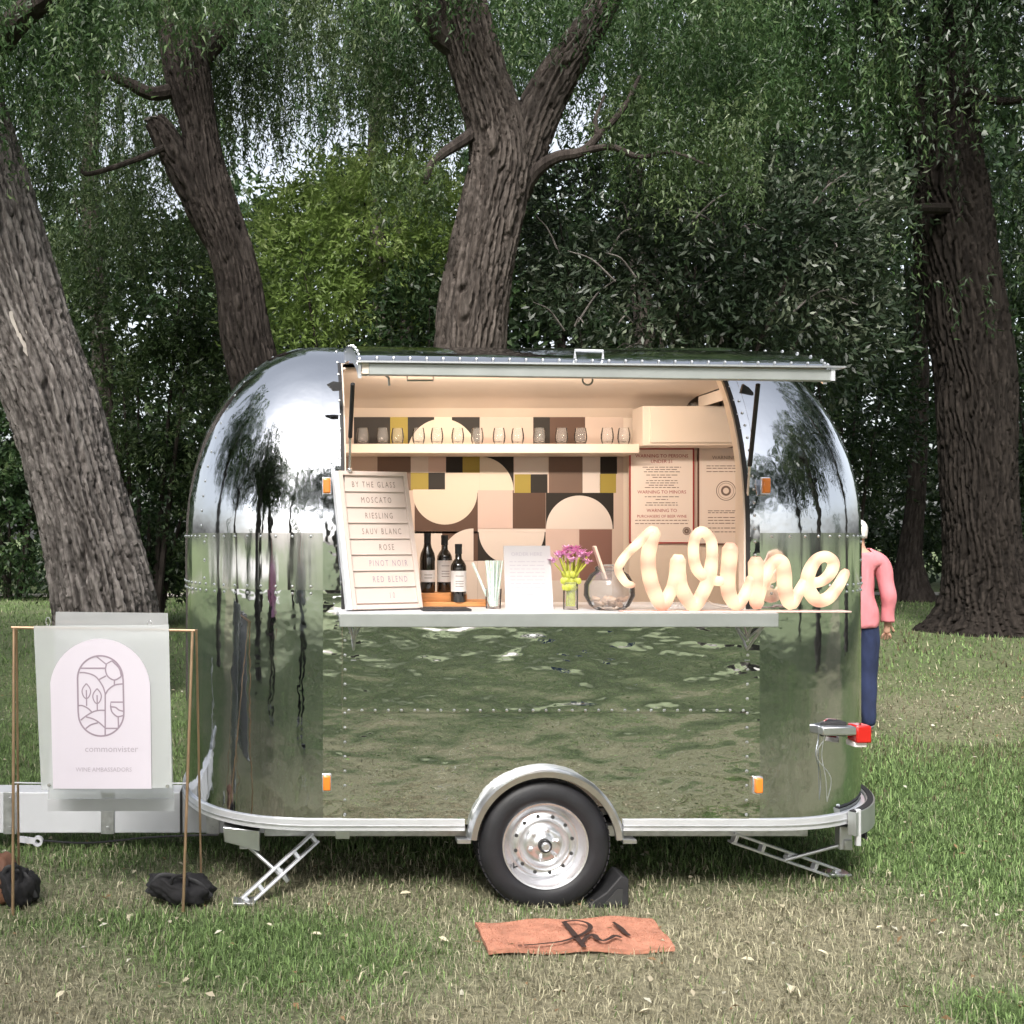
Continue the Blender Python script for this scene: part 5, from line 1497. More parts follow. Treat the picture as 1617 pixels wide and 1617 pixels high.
# --- big leaning tree at the left
Y1 = 10.5; k1 = Y1 / F
T1 = thing('willow_tree', 'big leaning furrowed trunk at the left, behind the sign stand', 'tree', base_pt(196, Y1, 0.0), 'big trees around the trailer')
pth = [base_pt(180, Y1)] + [P(x, y, Y1 + dy) for x, y, dy in ((174, 1010, 0), (160, 930, 0), (137, 834, 0), (113, 744, 0.05), (82, 631, 0.1), (38, 512, 0.2), (-12, 350, 0.3), (-60, 150, 0.5), (-110, -100, 0.7))]
trunk_obj('trunk', pth, [80 * k1, 78 * k1, 76 * k1, 70 * k1, 70 * k1, 71 * k1, 71 * k1, 70 * k1, 62 * k1, 50 * k1], BARK['a'], T1, 230, 420, 0.045, seed=1, twist=0.5, cw=0.058, cl=2.1)
branch_obj([P(-60, 150, 11), P(40, 20, 10.2), P(180, -60, 9.8), P(330, -120, 9.6)], 0.16, 0.04, BARK['b'], T1)
branch_obj([P(-90, 0, 11), P(-220, -120, 11.4), P(-350, -200, 11.8)], 0.16, 0.04, BARK['b'], T1)
sc_ = MB(); c_ = P(36, 535, Y1 + .18 - .445)
pts_ = [(c_.x + .050 * math.cos(a) * abs(math.cos(a)) ** .3 - .12 * math.sin(a) + .008 * math.sin(5 * a), c_.y + .012, c_.z + .27 * math.sin(a) + .012 * math.sin(7 * a)) for a in np.linspace(0, 2 * PI, 24, endpoint=False)]
sc_.prism(pts_, (0, .10, 0)); sc_.build('bark_scar', mat('pale_bare_wood', (0.42, 0.38, 0.34), .8, var=.2, vscale=14, bump=.004, bscale=30), T1)
# --- second tree
Y2 = 14.0; k2 = Y2 / F
T2 = thing('willow_tree', 'slim dark trunk with a broken side limb between the leaning tree and the trailer', 'tree', base_pt(450, Y2, 0.0), 'big trees around the trailer')
pth = [base_pt(455, Y2)] + [P(x, y, Y2) for x, y in ((448, 900), (425, 700), (390, 533), (370, 417), (332, 300), (314, 200), (297, 117), (280, 0), (270, -120))]
trunk_obj('trunk', pth, [58 * k2, 48 * k2, 42 * k2, 37 * k2, 32 * k2, 32 * k2, 27 * k2, 34 * k2, 30 * k2, 26 * k2], BARK['b'], T2, 130, 320, 0.035, seed=2, cw=0.058, cl=2.1)
V, Fq = bark_tube([tuple(P(x, y, Y2 - dy)) for x, y, dy in ((345, 400, -.05), (320, 335, .02), (288, 268, .08), (262, 218, .12), (243, 190, .15))], [12 * k2, 22 * k2, 22 * k2, 19 * k2, 14 * k2], 60, 60, 0.03, seed=5, cw=0.062)
np_mesh('broken_limb', V, Fq, BARK['b'], T2, smooth=True, attr={'plate': BARK_TINT})
sp = MB(); q = P(243, 190, Y2 - .15); sp.ball(q, (14 * k2, 14 * k2, 5 * k2), 14, 6, wob=.15); sp.build('broken_end', BARK['a'], T2)
branch_obj([P(285, 140, Y2), P(240, 148, Y2 - .1), P(200, 130, Y2 - .2), P(165, 118, Y2 - .3), P(120, 125, Y2 - .4)], 0.10, 0.04, BARK['b'], T2)
branch_obj([P(262, 232, Y2 - .2), P(215, 252, Y2 - .3), P(140, 275, Y2 - .5), P(125, 262, Y2 - .5)], 0.045, 0.02, BARK['b'], T2)
branch_obj([P(300, 100, Y2), P(400, 0, Y2 + .3), P(520, -80, Y2 + .5)], 0.2, 0.05, BARK['b'], T2)
# --- centre tree, forked
Y3 = 13.0; k3 = Y3 / F
T3 = thing('willow_tree', 'thick forked trunk rising behind the middle of the trailer', 'tree', base_pt(730, Y3, 0.0), 'big trees around the trailer')
pth = [base_pt(718, Y3)] + [P(x, y, Y3) for x, y in ((726, 850), (735, 650), (746, 500), (762, 400), (781, 310), (789, 250), (781, 195), (760, 125), (742, 60), (729, 10), (712, -80))]
trunk_obj('trunk', pth, [74 * k3, 60 * k3, 54 * k3, 51 * k3, 49 * k3, 48 * k3, 46 * k3, 42 * k3, 39 * k3, 38 * k3, 36 * k3, 32 * k3], BARK['c'], T3, 180, 440, 0.042, seed=3, cw=0.058, cl=2.1)
V, Fq = bark_tube([tuple(P(x, y, Y3 + .05)) for x, y in ((788, 360), (806, 290), (822, 245), (846, 185), (876, 128), (918, 64), (952, 8), (1000, -90))], [20 * k3, 34 * k3, 36 * k3, 33 * k3, 30 * k3, 26 * k3, 22 * k3, 18 * k3], 100, 220, 0.034, seed=7, cw=0.062)
np_mesh('limb', V, Fq, BARK['c'], T3, smooth=True, attr={'plate': BARK_TINT})
branch_obj([P(735, 80, Y3), P(700, 60, Y3), P(672, 28, Y3 - .1), P(640, -30, Y3 - .2)], 0.17, 0.09, BARK['b'], T3)
branch_obj([P(825, 300, Y3), P(850, 268, Y3 - .15), P(880, 248, Y3 - .3), P(918, 240, Y3 - .4), P(945, 215, Y3 - .5), P(985, 170, Y3 - .6), P(1010, 120, Y3 - .6)], 0.095, 0.02, BARK['b'], T3)
branch_obj([P(915, 240, Y3 - .4), P(965, 232, Y3 - .6), P(1010, 248, Y3 - .7), P(1060, 240, Y3 - .8), P(1120, 262, Y3 - .9)], 0.045, 0.012, BARK['b'], T3)
branch_obj([P(945, 215, Y3 - .5), P(940, 190, Y3 - .5), P(955, 150, Y3 - .4)], 0.04, 0.012, BARK['b'], T3)
branch_obj([P(755, 205, Y3), P(725, 226, Y3 - .2), P(698, 244, Y3 - .35), P(680, 262, Y3 - .4), P(672, 290, Y3 - .4)], 0.085, 0.03, BARK['b'], T3)
# --- right tree
Y4 = 16.8; k4 = Y4 / F
T4 = thing('willow_tree', 'massive shaded trunk at the right edge of the lawn', 'tree', base_pt(1556, Y4, 0.0), 'big trees around the trailer')
pth = [base_pt(1556, Y4)] + [P(x, y, Y4) for x, y in ((1556, 960), (1552, 880), (1545, 740), (1535, 560), (1510, 400), (1492, 290), (1488, 200), (1500, 80), (1515, -100))]
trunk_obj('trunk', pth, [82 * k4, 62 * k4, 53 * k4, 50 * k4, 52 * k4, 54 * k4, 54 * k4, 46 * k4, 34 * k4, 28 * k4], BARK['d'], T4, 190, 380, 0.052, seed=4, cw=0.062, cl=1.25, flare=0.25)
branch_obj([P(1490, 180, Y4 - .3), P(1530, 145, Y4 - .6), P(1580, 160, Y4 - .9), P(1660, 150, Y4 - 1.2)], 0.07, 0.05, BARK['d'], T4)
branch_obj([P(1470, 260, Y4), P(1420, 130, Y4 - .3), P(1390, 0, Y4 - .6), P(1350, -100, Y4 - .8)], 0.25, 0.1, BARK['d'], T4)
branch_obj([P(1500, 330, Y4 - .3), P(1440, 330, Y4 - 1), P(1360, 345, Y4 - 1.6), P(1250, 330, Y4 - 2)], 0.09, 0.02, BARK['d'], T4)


def crown(parent, m, parts, L=0.11, Wd=0.026, name='crown'):
    """hanging foliage: list of (n strands, region box, strand length, leaves per strand, hole seed, keep)"""
    PP, DD = [], []
    for (n, box, ln, per, hs_, keep) in parts:
        st = region(n, *box)
        if keep is not None: st = clumped(st, hs_, keep)
        k = len(st); a = RNG.uniform(0, 2 * PI, k)
        out = np.stack([np.cos(a), np.sin(a), np.zeros(k)], 1) * RNG.uniform(0.15, 0.6, (k, 1))
        p, d = hanging(st, RNG.uniform(ln * 0.5, ln, k), out, per)
        PP.append(p); DD.append(d)
    p = np.concatenate(PP); d = np.concatenate(DD); n = len(p)
    return leaf_mesh(name, p, d, RNG.uniform(0.6, 1.2, n) * L, RNG.uniform(0.7, 1.2, n) * Wd, m, parent, tri=True)


crown(T1, LEAF['mid'], [(700, (-200, 190, -120, 10, 9.0, 12.5), 1.4, 40, 1.0, -0.6), (400, (190, 420, -130, -40, 9.0, 12.5), .9, 32, 1.0, -0.6), (600, (-200, 120, 0, 200, 9.5, 13.0), 1.1, 34, 2.0, -0.2)], 0.085, 0.024)
crown(T2, LEAF['teal'], [(450, (60, 640, -130, -40, 12.5, 14), 1.3, 40, 3.0, -0.6), (1000, (60, 700, -100, 110, 14.3, 16.5), 1.6, 38, 3.3, -0.6), (600, (20, 330, 120, 400, 14.6, 16.5), 1.1, 34, 4.0, -0.05), (700, (330, 720, 20, 200, 14.3, 16.8), 1.1, 34, 4.4, -0.15)], 0.095, 0.026)
crown(T3, LEAF['mid'], [(420, (560, 1190, -130, -60, 11.5, 13.0), 1.1, 40, 5.0, -0.55), (900, (560, 1190, -100, 90, 13.6, 15.5), 1.4, 38, 5.4, -0.55), (700, (860, 1250, -20, 210, 12.6, 15.2), 1.3, 34, 6.0, -0.15)], 0.09, 0.026)
crown(T4, LEAF['mid'], [(750, (1120, 1420, -160, 130, 14, 18.5), 1.6, 38, 7.0, -0.5), (600, (1180, 1420, 60, 330, 15.0, 17.5), 1.4, 34, 8.0, -0.15)], 0.11, 0.032)
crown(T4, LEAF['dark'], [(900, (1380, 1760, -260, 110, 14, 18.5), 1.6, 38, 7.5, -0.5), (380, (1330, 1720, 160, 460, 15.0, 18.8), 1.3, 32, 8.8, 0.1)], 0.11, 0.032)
crown(T3, LEAF['teal'], [(260, (930, 1200, 130, 300, 11.8, 12.9), .8, 26, 9.3, -0.3), (140, (590, 700, 170, 300, 12.2, 13.2), .7, 24, 9.9, -0.1)], 0.085, 0.026, name='low_foliage')
crown(T2, LEAF['teal'], [(200, (40, 200, 90, 300, 13.2, 13.9), .8, 26, 10.3, -0.2)], 0.085, 0.026, name='low_foliage')


def shade_crown(parent, m, n, c, r, seed):  # leaf mass above the view, added to shade the trunk and bushes below
    st, v = ellip(n, c, r, 0.1); st = clumped(st, seed, -0.6); v = unit(st - np.array(c))
    p, d = hanging(st, RNG.uniform(.6, 1.6, len(st)), v * np.array((.6, .6, 0)), 16)
    leaf_mesh('shade_crown', p, d, 0.24, 0.10, m, parent, tri=True)


shade_crown(T4, LEAF['dark'], 1900, (10.5, 17.0, 12.6), (6.5, 5.0, 3.2), 4.1)
shade_crown(T4, LEAF['dark'], 900, (14.0, 13.0, 10.0), (3.5, 4.0, 2.4), 5.1)


def bush(label, cat, m, blobs, L, Wd, twig=0.5, per=16, group=None, name='bush', stems=5):
    """shrub of leafy twigs: blobs of (n twigs, px, py, Y, rx m, ry m, rz m)"""
    c0 = P(blobs[0][1], blobs[0][2], blobs[0][3])
    t = thing(name, label, cat, (c0.x, c0.y, float(gz(c0.x, c0.y))), group)
    PP, DD = [], []
    for (n, px, py, Y, rx, ry, rz) in blobs:
        c = P(px, py, Y); st, v = ellip(n, c, (rx, ry, rz))
        st = st[st[:, 2] > gz(st[:, 0], st[:, 1]) + 0.1]; k = len(st)
        dr = unit(unit(st - np.array(c)) + RNG.normal(0, 0.45, (k, 3)) + np.array((0, 0, 0.1)))
        p, d = spray(st, RNG.uniform(twig * 0.4, twig, k), dr, per)
        ok = p[:, 2] > gz(p[:, 0], p[:, 1]) + 0.05
        PP.append(p[ok]); DD.append(d[ok])
    p = np.concatenate(PP); d = np.concatenate(DD); n = len(p)
    leaf_mesh('foliage', p, d, RNG.uniform(0.6, 1.25, n) * L, RNG.uniform(0.7, 1.2, n) * Wd, m, t)
    sb = MB(); g0 = float(gz(c0.x, c0.y))
    for k in range(stems):
        bl = blobs[k % len(blobs)]; c = P(bl[1], bl[2], bl[3]); a = 2.4 * k
        e = c + Vector((math.cos(a) * bl[4] * 0.6, math.sin(a) * bl[5] * 0.6, bl[6] * 0.5))
        b0 = Vector((c0.x + 0.15 * math.cos(a), c0.y + 0.15 * math.sin(a), g0 - 0.03))
        sb.tube(crom([tuple(b0), tuple(b0 * 0.6 + e * 0.4 + Vector((0, 0, 0.3))), tuple(e)], 5), [0.06 - 0.005 * q for q in range(11)], 6)
    sb.build('stems', BARK['b'], t)
    return t


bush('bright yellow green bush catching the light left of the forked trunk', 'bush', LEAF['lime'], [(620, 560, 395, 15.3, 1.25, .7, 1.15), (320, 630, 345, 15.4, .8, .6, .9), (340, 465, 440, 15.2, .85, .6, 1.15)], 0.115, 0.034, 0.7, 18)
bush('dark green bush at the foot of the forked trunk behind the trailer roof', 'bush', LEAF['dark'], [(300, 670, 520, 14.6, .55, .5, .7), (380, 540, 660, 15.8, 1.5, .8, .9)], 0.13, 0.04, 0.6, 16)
bush('speckled grey green bush between the two left trunks', 'bush', LEAF['teal'], [(420, 230, 470, 17.5, 1.5, .9, 1.3), (420, 270, 640, 17.5, 1.3, .9, 1.3), (260, 120, 380, 18, 1.2, .8, 1.2)], 0.12, 0.042, 0.6, 18)
bush('low dark bush right beside the rounded trailer end, behind the leaning trunk', 'bush', LEAF['dark'], [(420, 235, 800, 18.0, 1.3, .8, 1.2), (300, 190, 880, 18.4, 1.2, .7, .7)], 0.12, 0.05, 0.5, 16)
sA = bush('grey green shrub with arching sprays behind the right half of the trailer', 'shrub', LEAF['grey'], [(380, 1010, 450, 13.6, 1.2, .7, .8), (420, 1180, 400, 13.2, 1.2, .8, .85), (260, 1290, 330, 13.6, .9, .6, .8), (300, 1270, 500, 13.4, 1.0, .6, .6), (260, 930, 350, 14.4, .8, .6, .8)], 0.115, 0.038, 0.65, 15, name='shrub')
tw = MB()
for k in range(46):
    a = P(random.uniform(880, 1340), random.uniform(340, 560), random.uniform(12.6, 13.8)); d = Vector((random.uniform(-.6, .6), random.uniform(-.3, .1), random.uniform(-.1, .5)))
    tw.tube(crom([tuple(a), tuple(a + d * .5 + Vector((0, 0, .08))), tuple(a + d)], 4), [0.012, .012, .011, .011, .010, .009, .008, .007, .005], 5)
tag(tw.build('twigs', BARK['a'], sA), kind='stuff')
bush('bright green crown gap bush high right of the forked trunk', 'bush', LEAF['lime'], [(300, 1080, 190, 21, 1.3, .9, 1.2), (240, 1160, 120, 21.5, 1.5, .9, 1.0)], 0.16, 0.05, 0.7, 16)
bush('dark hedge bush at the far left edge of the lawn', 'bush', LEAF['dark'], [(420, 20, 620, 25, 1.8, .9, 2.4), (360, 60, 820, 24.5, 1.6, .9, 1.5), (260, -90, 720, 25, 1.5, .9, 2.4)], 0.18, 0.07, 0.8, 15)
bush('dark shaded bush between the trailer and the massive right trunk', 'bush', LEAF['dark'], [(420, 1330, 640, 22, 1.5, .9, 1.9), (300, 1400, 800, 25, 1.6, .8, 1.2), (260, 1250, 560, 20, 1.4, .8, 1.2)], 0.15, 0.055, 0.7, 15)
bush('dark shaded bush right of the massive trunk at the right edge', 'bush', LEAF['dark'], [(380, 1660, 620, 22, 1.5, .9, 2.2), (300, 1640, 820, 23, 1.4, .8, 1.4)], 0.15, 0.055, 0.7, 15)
# taller trees between the big trunks and the far wood, whose hanging leaves close most of the sky
for (px, Y, boxes, lab) in ((150, 20.5, [(750, (-150, 380, -60, 260, 19, 22), 1.8, 30, 12.2, -.3)], 'mid green willow standing back between the two left trunks'), (600, 21.5, [(800, (400, 860, -60, 170, 20, 23), 1.7, 30, 13.4, -.3)], 'mid green willow standing back left of the forked trunk'), (1010, 21.0, [(600, (880, 1240, -60, 90, 19.5, 22), 1.8, 30, 14.8, -.3)], 'mid green willow standing back right of the forked trunk')):
    t = thing('willow_tree', lab, 'tree', base_pt(px, Y, 0.0), 'willows behind the big trunks')
    b0 = base_pt(px, Y); tb = MB(); tb.tube(crom([tuple(b0), tuple(P(px + 12, 600, Y)), tuple(P(px - 8, 300, Y)), tuple(P(px + 10, -100, Y))], 6), [0.24 - 0.006 * q for q in range(19)], 12); tb.build('trunk', BARK['b'], t)
    crown(t, LEAF['mid'], boxes, 0.15, 0.045)
# thin tree far right
Y5 = 24.0
T5 = thing('slim_tree', 'slim dark tree standing far back between trailer and massive trunk', 'tree', base_pt(1440, Y5, 0.0))
trunk_obj('trunk', [base_pt(1438, Y5)] + [P(x, y, Y5) for x, y in ((1437, 880), (1445, 800), (1450, 700), (1452, 560), (1440, 420))], [0.42, 0.24, 0.19, 0.17, 0.16, 0.14], BARK['b'], T5, 50, 90, 0.02, seed=9, flare=0.3)
st, v = ellip(420, P(1430, 350, Y5), (3.0, 1.6, 2.4)); p, d = hanging(st, RNG.uniform(.6, 1.4, len(st)), v * np.array((.5, .5, 0)), 22)
leaf_mesh('crown', p, d, 0.17, 0.05, LEAF['dark'], T5)


# the far wood: one mass nobody could count
def far_wood():
    PP, DD = [], []
    def mass(n, x0, x1, ytop0, ytop1, Y0, Y1, per=14):
        x = RNG.uniform(x0, x1, n); Y = RNG.uniform(Y0, Y1, n)
        X = (x - X0) * Y / F; g = gz(X, Y)
        f = (x - x0) / (x1 - x0); yt = ytop0 + (ytop1 - ytop0) * f + 40 * np.sin(x * 0.031) + 25 * np.sin(x * 0.083 + 1)
        zt = H + (HY - yt) * Y / F
        z = g + 0.15 + RNG.random(n) ** 0.8 * (zt - g)
        a = RNG.uniform(0, 2 * PI, n); dr = unit(np.stack([np.cos(a), np.sin(a) - 0.3, RNG.normal(0, .4, n)], 1))
        p, d = spray(np.stack([X, Y, z], 1), RNG.uniform(.5, 1.4, n), dr, per, 0.1); PP.append(p); DD.append(d)
    mass(1600, -500, 2100, 590, 590, 33, 35); mass(2600, -500, 420, 340, 330, 29, 33); mass(1800, 380, 880, 320, 250, 29, 33); mass(1500, 860, 1200, 330, 180, 29, 33); mass(2900, 1150, 2100, 150, 60, 27, 32)
    p = np.concatenate(PP); d = np.concatenate(DD); n = len(p)
    o = leaf_mesh('far_wood', p, d, RNG.uniform(.6, 1.3, n) * 0.34, RNG.uniform(.6, 1.2, n) * 0.18, LEAF['dark'], tri=True)
    tag(o, kind='stuff')
    # trunks inside the far wood
    WL = ('dim trunk in the far wood left of the leaning trunk', 'dim trunk in the far wood between the two left trunks', 'dim trunk in the far wood just left of the forked trunk', 'dim trunk in the far wood right of the forked trunk', 'dim trunk in the far wood behind the shaded bush at the right')
    for k, x in enumerate((-40, 330, 640, 905, 1330)):
        Y = 30 + 2 * math.sin(k * 2.1); b = base_pt(x, Y)
        t = thing('wood_tree', WL[k], 'tree', b + Vector((0, 0, .05)), 'trunks inside the far wood')
        tb = MB(); h = 8 + (k % 3)
        tb.tube(crom([tuple(b), tuple(b + Vector((.2 * math.sin(k), 0, h * .4))), tuple(b + Vector((.5 * math.cos(k), 0.1, h)))], 6), [0.30 - 0.014 * q for q in range(13)], 10); tb.build('trunk', BARK['b'], t)
        st, v = ellip(60, b + Vector((.5 * math.cos(k), 0, h * .85)), (2.0, 1.5, 1.8)); p, d = spray(st, RNG.uniform(.5, 1.0, len(st)), v, 12, .1)
        leaf_mesh('crown', p, d, 0.3, 0.13, LEAF['dark'], t)


far_wood()


# trees behind the camera, which the polished trailer mirrors
def back_tree(x, y, h, r, lean, m, label):
    t = thing('park_tree', label, 'tree', (x, y, float(gz(x, y))), 'park trees mirrored in the trailer')
    h = h * 1.35
    z0 = float(gz(x, y)) - 0.05
    pth = [(x, y, z0), (x + lean * .1, y, z0 + h * .15), (x + lean * .4, y, z0 + h * .4), (x + lean * .7, y, z0 + h * .7), (x + lean, y, z0 + h)]
    trunk_obj('trunk', pth, [r * 1.3, r, r * .85, r * .6, r * .2], BARK['a'], t, 40, 60, 0.03, seed=int(abs(x * 10)))
    for k in range(5):
        a = 2.4 * k; f = .4 + .1 * k; c = Vector((x + lean * f, y, z0 + h * f))
        branch_obj([c, c + Vector((math.cos(a) * h * .14, math.sin(a) * h * .14, h * .08)), c + Vector((math.cos(a) * h * .28, math.sin(a) * h * .28, h * .12))], r * .4, r * .12, BARK['b'], t)
    st, v = ellip(1700, (x + lean * .9, y, z0 + h * .70), (h * .36, h * .36, h * .36), 0.1)
    st = clumped(st, x, -0.35); v = unit(st - np.array((x + lean * .9, y, z0 + h * .82)))
    p, d = hanging(st, RNG.uniform(.6, 1.8, len(st)), v * np.array((.6, .6, 0)), 16)
    leaf_mesh('crown', p, d, 0.26, 0.10, m, t, tri=True)


back_tree(-8.0, -4.6, 8.5, .34, -.5, LEAF['mid'], 'park tree left of and behind the camera, nearest of those mirrored in the trailer')
back_tree(-7.5, -1.0, 9.0, .4, -.4, LEAF['teal'], 'thick park tree far to the left of the camera')
back_tree(-5.5, -12.0, 10, .4, .6, LEAF['mid'], 'park tree far behind and left of the camera')
back_tree(1.6, -14.0, 10, .38, -.5, LEAF['dark'], 'park tree straight behind the camera')
back_tree(8.5, -10.0, 9.5, .4, .4, LEAF['mid'], 'park tree behind and right of the camera')
back_tree(11.5, 0.5, 9, .42, .5, LEAF['teal'], 'park tree far to the right of the camera')
back_tree(14.5, 7.5, 10, .45, -.3, LEAF['dark'], 'park tree beyond the right edge of the view')
back_tree(-9.5, 7.0, 9.5, .42, .3, LEAF['mid'], 'park tree beyond the left edge of the view')
for k, (x, y, where) in enumerate(((-12.5, -6.5, 'left, in front of the added gravel'), (14.0, -6.0, 'right, beside the added gravel'), (-15.5, 1.5, 'far left of the lawn'))):
    back_tree(x, y, 9 + .4 * k, .26 + .03 * k, .5 - .2 * k, LEAF['dark'], 'slender park tree ' + where)


def back_wood():
    PP, DD = [], []
    n = 2600; a = RNG.uniform(R(150), R(390), n); rr = RNG.uniform(30, 36, n)
    X, Y = rr * np.cos(a), rr * np.sin(a); zt = 2.4 + 1.5 * np.sin(a * 9) + 1.2 * np.sin(a * 23)
    z = 0.2 + RNG.random(n) * np.maximum(zt, .3); ok = np.sin(a * 13) + .6 * np.sin(a * 29) > .45; X, Y, z = X[ok], Y[ok], z[ok]; n = len(X)
    dr = unit(RNG.normal(size=(n, 3))); p, d = spray(np.stack([X, Y, z], 1), RNG.uniform(.6, 1.6, n), dr, 10, .15)
    o = leaf_mesh('far_hedge_wood', p, d, 0.45, 0.22, LEAF['dark']); tag(o, kind='stuff')


back_wood()
# ------------------------------------------------------------------ path far back, gravel added behind the camera, grass, litter
dm = mat('pale_gravel', (0.50, 0.48, 0.45), 0.95, var=0.15, vscale=3, bump=0.004, bscale=40)
th_ = np.linspace(R(150), R(236), 70); V = []     # unseen, added to mirror as a bright strip; only on the left
for t in th_:
    for r_ in (36.0 + .8 * math.sin(t * 5), 80.0):
        V.append((r_ * math.cos(t), r_ * math.sin(t), float(gz(r_ * math.cos(t), r_ * math.sin(t))) + 0.03))
i = np.arange(69) * 2
tag(np_mesh('added_gravel', V, np.stack([i, i + 1, i + 3, i + 2], 1), dm), kind='structure')
pm = mat('pale_path', (0.40, 0.37, 0.33), 0.9, var=0.12, vscale=2, bump=0.004, bscale=8)
xs = np.linspace(-30, 40, 60); V = []
for x in xs:
    for y in (25.2, 26.4): V.append((x, y + 0.4 * math.sin(x * .12), float(gz(x, y)) + 0.035))
i = np.arange(59) * 2
tag(np_mesh('path', V, np.stack([i, i + 2, i + 3, i + 1], 1), pm), kind='structure')


def blades(n, xy, hmin, hmax, w, tint, lean=0.6, simple=False):
    """grass blades bent over: three triangles each, or one for the far ones; lean over 1 lays them down"""
    x, y = xy; z = gz(x, y) - 0.004
    a = RNG.uniform(0, 2 * PI, n); ln = RNG.uniform(0.12, 1.0, n) * lean; h = RNG.uniform(hmin, hmax, n)
    dx, dy = np.cos(a), np.sin(a); tw = a + PI / 2 + RNG.normal(0, .5, n); sx, sy = np.cos(tw), np.sin(tw)
    w = w * RNG.uniform(.6, 1.3, n)
    el = np.clip(PI / 2 - ln, 0.04, 1.5); ch, cv = np.cos(el), np.sin(el)
    tipz = z + h * cv * np.where(ln > .5, .75, .95)
    if simple:
        V = np.empty((n, 3, 3))
        V[:, 0] = np.stack([x - sx * w / 2, y - sy * w / 2, z], 1); V[:, 1] = np.stack([x + sx * w / 2, y + sy * w / 2, z], 1)
        V[:, 2] = np.stack([x + dx * h * ch, y + dy * h * ch, tipz], 1)
        return V.reshape(-1, 3), np.arange(3 * n).reshape(n, 3), np.repeat(tint, 3, axis=0)
    V = np.empty((n, 5, 3))
    V[:, 0] = np.stack([x - sx * w / 2, y - sy * w / 2, z], 1); V[:, 1] = np.stack([x + sx * w / 2, y + sy * w / 2, z], 1)
    mx, my, mz = x + dx * h * ch * .42, y + dy * h * ch * .42, z + h * cv * .6 + .003
    V[:, 2] = np.stack([mx + sx * w * .42, my + sy * w * .42, mz], 1); V[:, 3] = np.stack([mx - sx * w * .42, my - sy * w * .42, mz], 1)
    V[:, 4] = np.stack([x + dx * h * ch * 1.05, y + dy * h * ch * 1.05, tipz], 1)
    b = np.arange(n)[:, None] * 5
    T = np.concatenate([b + np.array([[0, 1, 2]]), b + np.array([[0, 2, 3]]), b + np.array([[3, 2, 4]])])
    return V.reshape(-1, 3), T, np.repeat(tint, 5, axis=0)


def fan(n, Y0, Y1, m=0.35):
    """random places on the ground inside the view, with a margin either side"""
    Y = np.sqrt(RNG.uniform(Y0 ** 2, Y1 ** 2, n)); x = RNG.uniform(-X0 / F - m / 3, (1617 - X0) / F + m / 3, n) * Y + RNG.uniform(-m, m, n)
    return x, Y


def clump(x, y):
    """tussocks: how tall and dense the grass stands, about 0.2 m across"""
    return np.clip(.55 + .30 * np.sin(x * 17 + 3 * np.sin(y * 9)) * np.sin(y * 21 + 2 * np.sin(x * 11)) + .28 * np.sin(x * 41 + y * 13) * np.sin(y * 47 - x * 9) + .2 * np.sin(x * 6.3 + 1) * np.sin(y * 8.1), .08, 1.25)


def off_mat(x, y):
    q = [cA, cB, cC, cD]; inside = np.ones(len(x), bool)
    for k in range(4):
        a, b = q[k], q[(k + 1) % 4]; inside &= ((b.x - a.x) * (y - a.y) - (b.y - a.y) * (x - a.x)) > -0.004
    return ~inside


